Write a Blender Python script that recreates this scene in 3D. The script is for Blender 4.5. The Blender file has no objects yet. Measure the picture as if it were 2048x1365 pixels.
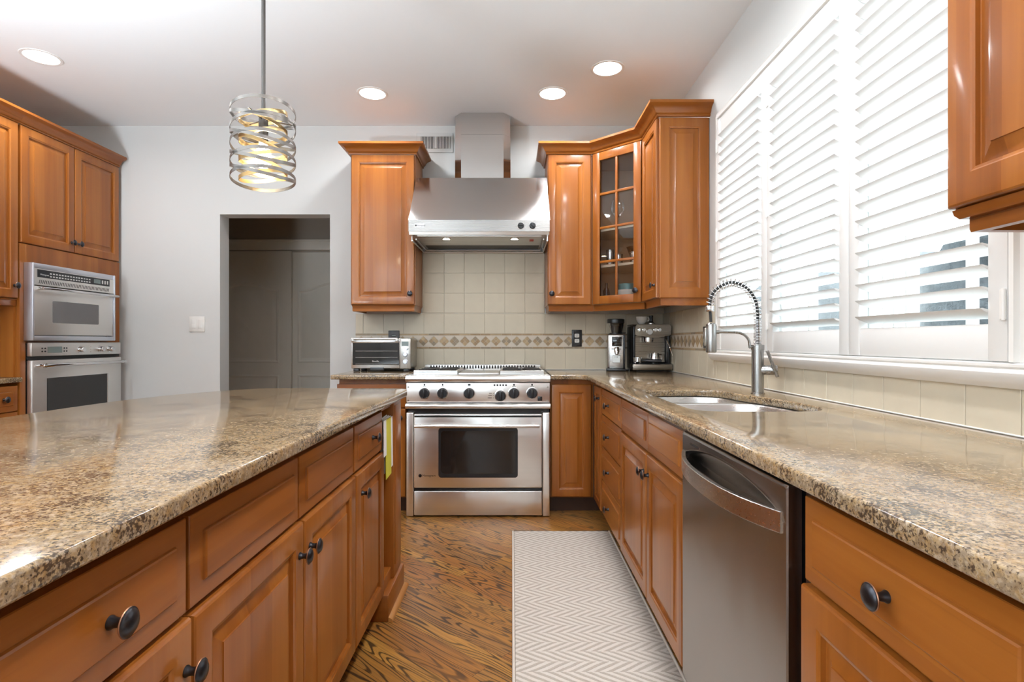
import bpy, bmesh, math, random
from mathutils import Vector, Matrix
from mathutils.geometry import tessellate_polygon
random.seed(7)
D = bpy.data
S = bpy.context.scene
C = S.collection
PI = math.pi

# ------------------------------------------------------------------ camera
CAM_H = 1.118
cam = D.cameras.new('camera')
cam.sensor_width = 36.0
cam.lens = 36.0 * 1100 / 2048
cam.clip_start = 0.02
cam.clip_end = 200
cam_o = D.objects.new('camera', cam)
cam_o.location = (0, 0, CAM_H)
cam_o.rotation_euler = (PI / 2, 0, 0)
C.objects.link(cam_o)
S.camera = cam_o

# ------------------------------------------------------------------ light settings
WORLD_STRENGTH = 8.0
CAN_WATTS = 6.2
AISLE_FILL_WATTS = 10.0
BULB_STRENGTH = 75.0
HOOD_LAMP_STRENGTH = 45.0
FILL_UPLIGHT_STRENGTH = 215.0
S.view_settings.view_transform = 'Standard'
S.view_settings.look = 'None'
S.view_settings.exposure = 0.30
S.view_settings.gamma = 1.0
S.view_settings.use_curve_mapping = False
S.cycles.max_bounces = 10
S.cycles.diffuse_bounces = 5
S.cycles.glossy_bounces = 5
S.cycles.transmission_bounces = 8
S.cycles.transparent_max_bounces = 16
S.cycles.caustics_reflective = False
S.cycles.caustics_refractive = False
S.cycles.sample_clamp_indirect = 6.0
S.cycles.use_denoising = True

world = D.worlds.new('overcast_sky')
S.world = world
world.use_nodes = True
wn = world.node_tree
wn.nodes.clear()
wo = wn.nodes.new('ShaderNodeOutputWorld')
wb = wn.nodes.new('ShaderNodeBackground')
wb.inputs['Color'].default_value = (0.82, 0.93, 1.0, 1)
wb.inputs['Strength'].default_value = WORLD_STRENGTH
wn.links.new(wb.outputs[0], wo.inputs[0])


def portal(name, loc, rot, sx, sy):
    l = D.lights.new(name, 'AREA')
    l.shape = 'RECTANGLE'
    l.size = sx
    l.size_y = sy
    l.cycles.is_portal = True
    o = D.objects.new(name, l)
    o.location = loc
    o.rotation_euler = rot
    C.objects.link(o)


portal('kitchen_window_portal', (1.34, 2.11, 1.70), (0, PI / 2, 0), 1.3, 1.85)
portal('fill_window_rear_portal', (-1.75, -3.78, 1.72), (PI / 2, 0, 0), 2.9, 1.15)  # this portal and the next serve unseen windows added for fill
portal('fill_window_side_portal', (-3.78, -2.1, 1.35), (0, -PI / 2, 0), 2.1, 1.8)


# ------------------------------------------------------------------ material helpers
def new_mat(name):
    m = D.materials.new(name)
    m.use_nodes = True
    nt = m.node_tree
    nt.nodes.clear()
    out = nt.nodes.new('ShaderNodeOutputMaterial')
    return m, nt, out


def nd(nt, typ, props=None, **inp):
    n = nt.nodes.new('ShaderNode' + typ)
    for k, v in (props or {}).items():
        setattr(n, k, v)
    for k, v in inp.items():
        key = k.replace('_', ' ')
        s = n.inputs[key] if key in n.inputs else n.inputs[int(k[1:])]
        if hasattr(v, 'links'):
            nt.links.new(v, s)
        elif isinstance(v, (tuple, list)) and len(v) == 3 and s.type == 'RGBA':
            s.default_value = (*v, 1)
        else:
            s.default_value = v
    return n


def mix(nt, fac, a, b, blend='MIX'):
    n = nt.nodes.new('ShaderNodeMix')
    n.data_type = 'RGBA'
    n.blend_type = blend
    for i, v in ((0, fac), (6, a), (7, b)):
        if hasattr(v, 'links'):
            nt.links.new(v, n.inputs[i])
        elif isinstance(v, tuple):
            n.inputs[i].default_value = (*v, 1)
        else:
            n.inputs[i].default_value = v
    return n.outputs[2]


def ramp(nt, fac, stops, interp='LINEAR'):
    n = nt.nodes.new('ShaderNodeValToRGB')
    cr = n.color_ramp
    cr.interpolation = interp
    while len(cr.elements) < len(stops):
        cr.elements.new(0.5)
    for e, (p, c) in zip(cr.elements, stops):
        e.position = p
        e.color = (*c, 1) if isinstance(c, tuple) else (c, c, c, 1)
    nt.links.new(fac, n.inputs[0])
    return n.outputs[0]


def math_n(nt, op, a, b=0.0, c=0.0):
    n = nt.nodes.new('ShaderNodeMath')
    n.operation = op
    for i, v in enumerate((a, b, c)):
        if hasattr(v, 'links'):
            nt.links.new(v, n.inputs[i])
        else:
            n.inputs[i].default_value = v
    return n.outputs[0]


def obj_co(nt, scale=(1, 1, 1), rot=(0, 0, 0), rnd=False):
    tc = nt.nodes.new('ShaderNodeTexCoord')
    v = tc.outputs['Object']
    if rnd:
        oi = nt.nodes.new('ShaderNodeObjectInfo')
        va = nt.nodes.new('ShaderNodeVectorMath')
        va.operation = 'MULTIPLY_ADD'
        cmb = nd(nt, 'CombineXYZ', X=oi.outputs['Random'], Y=oi.outputs['Random'], Z=oi.outputs['Random'])
        nt.links.new(cmb.outputs[0], va.inputs[0])
        va.inputs[1].default_value = (3.1, 1.7, 5.3)
        nt.links.new(v, va.inputs[2])
        v = va.outputs[0]
    mp = nd(nt, 'Mapping', Vector=v, Scale=scale, Rotation=rot)
    return mp.outputs[0]


def bsdf(nt, out, col, rough=0.5, metal=0.0, **kw):
    b = nt.nodes.new('ShaderNodeBsdfPrincipled')
    for k, v in (('Base Color', col), ('Roughness', rough), ('Metallic', metal), *((k.replace('_', ' '), v) for k, v in kw.items())):
        s = b.inputs[k]
        if hasattr(v, 'links'):
            nt.links.new(v, s)
        elif isinstance(v, tuple):
            s.default_value = (*v, 1)
        else:
            s.default_value = v
    nt.links.new(b.outputs[0], out.inputs[0])
    return b


def bump(nt, h, strength=0.2, dist=0.01):
    return nd(nt, 'Bump', Height=h, Strength=strength, Distance=dist).outputs[0]


def plain(name, col, rough=0.5, metal=0.0, var=0.06, scale=30.0, bmp=0.0, **kw):
    m, nt, out = new_mat(name)
    co = obj_co(nt)
    n = nd(nt, 'TexNoise', Vector=co, Scale=scale, Detail=4.0)
    c = mix(nt, n.outputs['Fac'], tuple(x * (1 - var) for x in col), tuple(min(1, x * (1 + var)) for x in col))
    if bmp:
        kw['Normal'] = bump(nt, n.outputs['Fac'], bmp, 0.002)
    bsdf(nt, out, c, rough, metal, **kw)
    return m


def wood(name, axis, dark, mid, light, rough=0.3):
    m, nt, out = new_mat(name)
    sc = {'z': (26, 26, 1.1), 'x': (1.1, 26, 26), 'y': (26, 1.1, 26)}[axis]
    co = obj_co(nt, sc, rnd=True)
    n1 = nd(nt, 'TexNoise', Vector=co, Scale=1.0, Detail=5.0, Roughness=0.55, Distortion=0.4)
    sc2 = {'z': (4, 4, 1.2), 'x': (1.2, 4, 4), 'y': (4, 1.2, 4)}[axis]
    n2 = nd(nt, 'TexNoise', Vector=obj_co(nt, sc2, rnd=True), Scale=1.0, Detail=2.0)
    # tone steps between the glued-up boards
    tc = obj_co(nt, rnd=True)
    sep = nd(nt, 'SeparateXYZ', Vector=tc)
    u = sep.outputs['Z' if axis == 'x' else 'X']
    cell = math_n(nt, 'FLOOR', math_n(nt, 'MULTIPLY', u, 10.5))
    wnz = nd(nt, 'TexWhiteNoise', {'noise_dimensions': '1D'}, W=cell)
    f = math_n(nt, 'ADD', math_n(nt, 'MULTIPLY', n1.outputs['Fac'], 0.45), math_n(nt, 'MULTIPLY', n2.outputs['Fac'], 0.45))
    f = math_n(nt, 'ADD', f, math_n(nt, 'MULTIPLY', wnz.outputs['Value'], 0.20))
    col = ramp(nt, f, [(0.28, dark), (0.5, mid), (0.78, light)])
    # dark mineral streaks
    sc3 = {'z': (60, 60, 2.2), 'x': (2.2, 60, 60), 'y': (60, 2.2, 60)}[axis]
    n3 = nd(nt, 'TexNoise', Vector=obj_co(nt, sc3, rnd=True), Scale=1.0, Detail=3.0)
    st = ramp(nt, n3.outputs['Fac'], [(0.66, 0.0), (0.80, 1.0)])
    col = mix(nt, math_n(nt, 'MULTIPLY', st, 0.35), col, tuple(x * 0.45 for x in dark))
    bsdf(nt, out, col, rough, Coat_Weight=0.22, Coat_Roughness=0.10, Specular_IOR_Level=0.34, Normal=bump(nt, n1.outputs['Fac'], 0.04, 0.002))
    return m


WD = ((0.168, 0.046, 0.0062), (0.265, 0.079, 0.0112), (0.378, 0.132, 0.0225))
M = {}
M['wood_v'] = wood('cherry_wood_vertical_grain', 'z', *WD)
M['wood_h'] = wood('cherry_wood_horizontal_grain', 'x', *WD)
M['wood_y'] = wood('cherry_wood_depth_grain', 'y', *WD)
M['wood_in'] = plain('cabinet_interior_maple', (0.42, 0.27, 0.15), 0.5, var=0.12, scale=8)
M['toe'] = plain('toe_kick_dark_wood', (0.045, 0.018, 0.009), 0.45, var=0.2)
M['shelf'] = plain('cream_shelf_board', (0.72, 0.62, 0.47), 0.4)
M['bronze'] = plain('oil_rubbed_bronze', (0.055, 0.056, 0.064), 0.30, 0.9, var=0.25, scale=80)
M['copper_rim'] = plain('worn_copper_edge', (0.30, 0.15, 0.09), 0.35, 0.8)
M['white_paint'] = plain('white_trim_paint', (0.80, 0.785, 0.755), 0.32, var=0.015)
M['shutter'] = plain('white_shutter_paint', (0.79, 0.785, 0.77), 0.35, var=0.01)
M['wall'] = plain('warm_grey_wall_paint', (0.615, 0.62, 0.605), 0.75, var=0.012, scale=6, bmp=0.02)
M['ceil'] = plain('ceiling_paint', (0.815, 0.83, 0.835), 0.85, var=0.01, scale=6)
M['hall'] = plain('hall_wall_paint', (0.40, 0.35, 0.29), 0.8, var=0.03, scale=6)
M['closet'] = plain('closet_door_paint', (0.76, 0.715, 0.63), 0.45, var=0.03, scale=12)
M['grout'] = plain('tile_grout', (0.56, 0.51, 0.42), 0.8)
M['black'] = plain('black_plastic', (0.012, 0.012, 0.014), 0.32, var=0.2)
M['rubber'] = plain('black_rubber', (0.02, 0.02, 0.02), 0.6)
M['darkgap'] = plain('dark_slot', (0.01, 0.009, 0.008), 0.7)
M['iron'] = plain('cast_iron_grate', (0.035, 0.033, 0.031), 0.42, 0.4, var=0.3, scale=60)
M['blackglass'] = plain('black_oven_glass', (0.014, 0.012, 0.011), 0.06, var=0.2)
M['greyglass'] = plain('tinted_microwave_window', (0.13, 0.125, 0.125), 0.08, var=0.05)
M['lcd'] = plain('grey_lcd_glass', (0.16, 0.20, 0.19), 0.25)
M['pale'] = plain('pale_print', (0.62, 0.62, 0.60), 0.5)
M['porcelain'] = plain('white_porcelain', (0.78, 0.76, 0.72), 0.18, var=0.02)
M['outlet_white'] = plain('white_outlet_face', (0.74, 0.73, 0.70), 0.35)
M['red'] = plain('red_rocker', (0.45, 0.045, 0.02), 0.35)
M['teal'] = plain('teal_enamel', (0.12, 0.32, 0.33), 0.35)
M['yellow'] = plain('yellow_green_cover', (0.62, 0.58, 0.06), 0.55)
M['paper'] = plain('white_paper', (0.78, 0.78, 0.76), 0.7, var=0.04, scale=90)
M['coffee'] = plain('coffee_beans', (0.05, 0.026, 0.013), 0.5, var=0.7, scale=160, bmp=0.6)
M['oakshoe'] = wood('honey_shoe_moulding', 'x', (0.36, 0.15, 0.04), (0.47, 0.21, 0.06), (0.56, 0.28, 0.09))
M['stone_a'] = plain('mosaic_brown_stone', (0.33, 0.22, 0.115), 0.5, var=0.35, scale=45)
M['stone_b'] = plain('mosaic_tan_stone', (0.42, 0.30, 0.165), 0.5, var=0.3, scale=45)
M['stone_c'] = plain('mosaic_grey_stone', (0.27, 0.21, 0.14), 0.5, var=0.35, scale=45)
M['stone_d'] = plain('mosaic_cream_stone', (0.62, 0.55, 0.46), 0.5, var=0.08, scale=45)
M['tile'] = plain('cream_travertine_tile', (0.59, 0.525, 0.405), 0.42, var=0.07, scale=14, bmp=0.05)


def steel(name, col=(0.60, 0.595, 0.585), rough=0.24, axis='x', wav=0.0, streak=0.05, aniso=0.0):
    m, nt, out = new_mat(name)
    sc = {'x': (1.5, 220, 220), 'z': (220, 220, 1.5), 'y': (220, 1.5, 220), 'n': (30, 30, 30)}[axis]
    n = nd(nt, 'TexNoise', Vector=obj_co(nt, sc), Scale=1.0, Detail=3.0)
    n2 = nd(nt, 'TexNoise', Vector=obj_co(nt, (5, 5, 5)), Scale=1.0, Detail=1.0)
    r = math_n(nt, 'ADD', rough - streak / 2, math_n(nt, 'MULTIPLY', n.outputs['Fac'], streak))
    c = mix(nt, n.outputs['Fac'], tuple(x * 0.97 for x in col), tuple(x * 1.03 for x in col))
    h = n.outputs['Fac']
    nrm = bump(nt, h, 0.004, 0.0003)
    if wav:
        n3 = nd(nt, 'Bump', Height=n2.outputs['Fac'], Strength=wav, Distance=0.02, Normal=nrm)
        nrm = n3.outputs[0]
    bsdf(nt, out, c, r, 1.0, Normal=nrm, Anisotropic=aniso)
    return m


M['steel'] = steel('brushed_stainless_steel', (0.68, 0.675, 0.665), 0.28)
M['steel_hood'] = steel('hood_stainless_steel', (0.66, 0.655, 0.645), 0.15, 'x', 0.0, 0.03, 0.8)
M['steel_band'] = steel('hood_front_steel_darkened', (0.34, 0.335, 0.325), 0.27)  # same hood steel, darkened to hold down the bright ceiling reflection
M['steel_range'] = steel('range_stainless_steel', (0.86, 0.85, 0.83), 0.31, 'x', 0.42)
M['steel_oven'] = steel('wall_oven_stainless_steel', (0.80, 0.785, 0.76), 0.42)
M['steel_frame'] = steel('satin_aluminium_frame', (0.66, 0.68, 0.74), 0.42)
M['steel_v'] = steel('vertical_brushed_steel', (0.46, 0.445, 0.42), 0.28, 'z')
M['steel_dish'] = steel('dark_stainless_steel', (0.31, 0.285, 0.265), 0.24, 'y', 0.12)
M['chrome'] = steel('polished_chrome', (0.72, 0.72, 0.73), 0.08, 'n', 0, 0.02)
M['nickel'] = steel('brushed_nickel', (0.36, 0.35, 0.335), 0.27, 'z')
M['band'] = steel('brushed_pewter_band', (0.20, 0.187, 0.172), 0.36, 'n')
M['rod'] = plain('dark_pewter_rod', (0.10, 0.094, 0.088), 0.42, 0.7)
M['gold'] = steel('pale_gold_band', (0.60, 0.44, 0.22), 0.38, 'n')
M['espresso'] = steel('espresso_machine_steel', (0.27, 0.235, 0.195), 0.28)


def granite():
    m, nt, out = new_mat('polished_tan_granite')
    co = obj_co(nt)
    n1 = nd(nt, 'TexNoise', Vector=co, Scale=52.0, Detail=4.0, Roughness=0.6)
    n2 = nd(nt, 'TexNoise', Vector=co, Scale=140.0, Detail=3.0, Roughness=0.6)
    n3 = nd(nt, 'TexNoise', Vector=co, Scale=215.0, Detail=2.0, Roughness=0.5)
    n4 = nd(nt, 'TexNoise', Vector=co, Scale=11.0, Detail=3.0)
    n5 = nd(nt, 'TexNoise', Vector=co, Scale=70.0, Detail=3.0, W=3.0) if False else nd(nt, 'TexNoise', Vector=obj_co(nt, (1.13, 0.93, 1.07), (0.3, 0.5, 0.7)), Scale=95.0, Detail=4.0, Roughness=0.65)
    base = ramp(nt, n1.outputs['Fac'], [(0.30, (0.286, 0.172, 0.070)), (0.47, (0.347, 0.232, 0.113)), (0.60, (0.397, 0.298, 0.186)), (0.72, (0.306, 0.205, 0.106))])
    cream = ramp(nt, n2.outputs['Fac'], [(0.52, 0.0), (0.62, 1.0)])
    c = mix(nt, math_n(nt, 'MULTIPLY', cream, 0.6), base, (0.427, 0.343, 0.260))
    grey = ramp(nt, n5.outputs['Fac'], [(0.46, 0.0), (0.56, 1.0)])
    c = mix(nt, math_n(nt, 'MULTIPLY', grey, 0.55), c, (0.165, 0.119, 0.081))
    n6 = nd(nt, 'TexNoise', Vector=obj_co(nt, (1, 1, 1), (0.9, 0.2, 0.4)), Scale=300.0, Detail=2.0)
    tan = ramp(nt, n6.outputs['Fac'], [(0.56, 0.0), (0.64, 1.0)])
    c = mix(nt, math_n(nt, 'MULTIPLY', tan, 0.55), c, (0.122, 0.080, 0.047))
    k = math_n(nt, 'ADD', math_n(nt, 'MULTIPLY', n3.outputs['Fac'], 0.55), math_n(nt, 'MULTIPLY', n2.outputs['Fac'], 0.45))
    k = math_n(nt, 'ADD', k, math_n(nt, 'MULTIPLY', math_n(nt, 'SUBTRACT', n4.outputs['Fac'], 0.5), 0.45))
    dsoft = ramp(nt, k, [(0.418, 1.0), (0.468, 0.0)])
    c = mix(nt, math_n(nt, 'MULTIPLY', dsoft, 0.85), c, (0.034, 0.023, 0.018))
    bsdf(nt, out, c, 0.10, Specular_IOR_Level=0.6)
    return m


M['granite'] = granite()


def oak_floor():
    m, nt, out = new_mat('diagonal_oak_strip_floor')
    co = obj_co(nt, (1, 1, 1), (0, 0, math.radians(41)))
    br = nd(nt, 'TexBrick', {'offset': 0.37, 'offset_frequency': 2}, Vector=co, Color1=(0, 0, 0), Color2=(1, 1, 1), Mortar=(0.5, 0.5, 0.5),
            Scale=1.0, Mortar_Size=0.0008, Mortar_Smooth=0.1, Bias=0.0, Brick_Width=0.95, Row_Height=0.072)
    rnd = nd(nt, 'SeparateColor', Color=br.outputs['Color']).outputs[0]
    off = nd(nt, 'CombineXYZ', X=math_n(nt, 'MULTIPLY', rnd, 37.0), Y=math_n(nt, 'MULTIPLY', rnd, 11.0), Z=math_n(nt, 'MULTIPLY', rnd, 53.0))
    vadd = nt.nodes.new('ShaderNodeVectorMath')
    vadd.operation = 'ADD'
    nt.links.new(co, vadd.inputs[0])
    nt.links.new(off.outputs[0], vadd.inputs[1])
    st = nd(nt, 'Mapping', Vector=vadd.outputs[0], Scale=(1.25, 11.0, 1.0))
    n1 = nd(nt, 'TexNoise', Vector=st.outputs[0], Scale=1.0, Detail=1.6, Roughness=0.45, Distortion=0.1)
    # growth rings: contour lines of a stretched noise
    rings = math_n(nt, 'SINE', math_n(nt, 'MULTIPLY', n1.outputs['Fac'], 120.0))
    rings = math_n(nt, 'MULTIPLY_ADD', rings, 0.5, 0.5)
    st2 = nd(nt, 'Mapping', Vector=vadd.outputs[0], Scale=(5.0, 170.0, 1.0))
    n2 = nd(nt, 'TexNoise', Vector=st2.outputs[0], Scale=1.0, Detail=4.0, Roughness=0.6)
    st3 = nd(nt, 'Mapping', Vector=vadd.outputs[0], Scale=(2.5, 9.0, 1.0))
    n3 = nd(nt, 'TexNoise', Vector=st3.outputs[0], Scale=1.0, Detail=2.0)
    dark = math_n(nt, 'MULTIPLY', ramp(nt, rings, [(0.62, 0.0), (0.93, 1.0)]), ramp(nt, n2.outputs['Fac'], [(0.30, 0.65), (0.5, 1.0)]))
    dark = math_n(nt, 'MULTIPLY', dark, ramp(nt, n3.outputs['Fac'], [(0.30, 0.55), (0.5, 1.0)]))
    tone = ramp(nt, rnd, [(0.0, (0.254, 0.106, 0.022)), (0.3, (0.389, 0.175, 0.033)), (0.55, (0.356, 0.138, 0.027)), (0.8, (0.497, 0.240, 0.045)), (1.0, (0.302, 0.138, 0.037))])
    fine = mix(nt, ramp(nt, n2.outputs['Fac'], [(0.36, 0.55), (0.58, 0.0)]), tone, (0.12, 0.062, 0.030))
    c = mix(nt, math_n(nt, 'MULTIPLY', dark, 0.88), fine, (0.026, 0.015, 0.010))
    gap = ramp(nt, br.outputs['Fac'], [(0.0, 0.0), (1.0, 1.0)])
    c = mix(nt, math_n(nt, 'MULTIPLY', gap, 0.7), c, (0.02, 0.012, 0.008))
    bsdf(nt, out, c, 0.30, Specular_IOR_Level=0.26, Normal=bump(nt, math_n(nt, 'MULTIPLY', dark, -1.0), 0.15, 0.002))
    return m


M['floor'] = oak_floor()


def rug_mat():
    m, nt, out = new_mat('herringbone_wool_weave')
    tc = nt.nodes.new('ShaderNodeTexCoord')
    wob = nd(nt, 'TexNoise', Vector=tc.outputs['Object'], Scale=9.0, Detail=2.0)
    sep = nd(nt, 'SeparateXYZ', Vector=tc.outputs['Object'])
    x, y = sep.outputs['X'], sep.outputs['Y']
    yb = math_n(nt, 'DIVIDE', y, 0.122)
    tri = math_n(nt, 'MULTIPLY', math_n(nt, 'PINGPONG', yb, 0.5), 2.0)
    ph = math_n(nt, 'ADD', math_n(nt, 'DIVIDE', x, 0.044), math_n(nt, 'MULTIPLY', tri, 2.0))
    par = math_n(nt, 'FLOOR', math_n(nt, 'DIVIDE', y, 0.061))
    ph = math_n(nt, 'ADD', ph, math_n(nt, 'MULTIPLY', par, 0.42))
    ph = math_n(nt, 'ADD', ph, math_n(nt, 'MULTIPLY', wob.outputs['Fac'], 0.45))
    s = math_n(nt, 'MULTIPLY_ADD', math_n(nt, 'SINE', math_n(nt, 'MULTIPLY', ph, 2 * PI)), 0.5, 0.5)
    n = nd(nt, 'TexNoise', Vector=tc.outputs['Object'], Scale=260.0, Detail=3.0)
    h = math_n(nt, 'ADD', ramp(nt, s, [(0.22, 0.0), (0.50, 1.0)]), math_n(nt, 'MULTIPLY', n.outputs['Fac'], 0.5))
    k = ramp(nt, math_n(nt, 'ADD', s, math_n(nt, 'MULTIPLY', math_n(nt, 'SUBTRACT', n.outputs['Fac'], 0.5), 0.7)), [(0.22, 0.0), (0.58, 1.0)])
    c = mix(nt, k, (0.43, 0.38, 0.325), (0.645, 0.595, 0.535))
    bsdf(nt, out, c, 0.9, Normal=bump(nt, h, 0.55, 0.004))
    return m


M['rug'] = rug_mat()
M['rug_edge'] = plain('rug_binding', (0.66, 0.60, 0.53), 0.9, var=0.12, scale=300, bmp=0.4)


def glass(name, tint=(1, 1, 1), refl=0.12, rough=0.02):
    m, nt, out = new_mat(name)
    lw = nd(nt, 'LayerWeight', Blend=0.25)
    n = nd(nt, 'TexNoise', Vector=obj_co(nt), Scale=25.0)
    f = math_n(nt, 'MULTIPLY_ADD', lw.outputs['Fresnel'], 0.75, refl * 0.25)
    t = nd(nt, 'BsdfTransparent', Color=tint)
    g = nd(nt, 'BsdfGlossy', Color=(1, 1, 1), Roughness=math_n(nt, 'MULTIPLY_ADD', n.outputs['Fac'], 0.01, rough))
    ms = nd(nt, 'MixShader')
    nt.links.new(f, ms.inputs[0])
    nt.links.new(t.outputs[0], ms.inputs[1])
    nt.links.new(g.outputs[0], ms.inputs[2])
    nt.links.new(ms.outputs[0], out.inputs[0])
    return m


M['glass'] = glass('clear_glass')
M['glassware'] = glass('thin_drinking_glass', (0.90, 0.91, 0.91), 0.9, 0.03)
M['glass_pane'] = glass('window_glass', (0.97, 0.98, 0.99))
M['glass_smoke'] = glass('smoked_hopper_plastic', (0.30, 0.27, 0.25), 0.3, 0.08)


def rain_glass():
    m, nt, out = new_mat('rain_spotted_window_glass')
    co = obj_co(nt, (1, 1, 0.45))
    v = nd(nt, 'TexVoronoi', Vector=co, Scale=85.0)
    n = nd(nt, 'TexNoise', Vector=co, Scale=6.0, Detail=3.0)
    drop = math_n(nt, 'MULTIPLY', ramp(nt, v.outputs['Distance'], [(0.22, 1.0), (0.36, 0.0)]), ramp(nt, n.outputs['Fac'], [(0.45, 0.0), (0.6, 1.0)]))
    lw = nd(nt, 'LayerWeight', Blend=0.2)
    t = nd(nt, 'BsdfTransparent', Color=(0.95, 0.97, 0.98))
    g = nd(nt, 'BsdfGlossy', Color=(1, 1, 1), Roughness=0.03)
    w = nd(nt, 'BsdfTranslucent', Color=(0.85, 0.9, 0.92))
    m1 = nd(nt, 'MixShader')
    nt.links.new(math_n(nt, 'MULTIPLY', lw.outputs['Fresnel'], 0.22), m1.inputs[0])
    nt.links.new(t.outputs[0], m1.inputs[1])
    nt.links.new(g.outputs[0], m1.inputs[2])
    m2 = nd(nt, 'MixShader')
    nt.links.new(math_n(nt, 'MULTIPLY', drop, 0.035), m2.inputs[0])
    nt.links.new(m1.outputs[0], m2.inputs[1])
    nt.links.new(w.outputs[0], m2.inputs[2])
    nt.links.new(m2.outputs[0], out.inputs[0])
    return m


M['rain_glass'] = rain_glass()


def emit(name, col, strength):
    m, nt, out = new_mat(name)
    e = nd(nt, 'Emission', Color=col, Strength=strength)
    nt.links.new(e.outputs[0], out.inputs[0])
    return m


M['can_glow'] = emit('lit_downlight_lens', (0.97, 0.98, 1.0), 14.0)
M['bulb_glow'] = emit('lit_bulb', (1.0, 0.86, 0.62), BULB_STRENGTH)
M['hood_glow'] = emit('lit_hood_lamp', (1.0, 0.87, 0.66), HOOD_LAMP_STRENGTH)


def hedge_mat():
    m, nt, out = new_mat('wet_evergreen_hedge')
    co = obj_co(nt)
    n = nd(nt, 'TexNoise', Vector=co, Scale=7.0, Detail=8.0, Roughness=0.7)
    c = ramp(nt, n.outputs['Fac'], [(0.35, (0.003, 0.005, 0.006)), (0.55, (0.009, 0.014, 0.016)), (0.75, (0.020, 0.028, 0.031))])
    bsdf(nt, out, c, 0.7, Normal=bump(nt, n.outputs['Fac'], 0.8, 0.1))
    return m


M['hedge'] = hedge_mat()
M['bounce_ground'] = plain('pale_bounce_ground', (0.50, 0.50, 0.48), 0.85, var=0.1, scale=3)  # outside ground made pale to bounce daylight onto the ceiling


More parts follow.
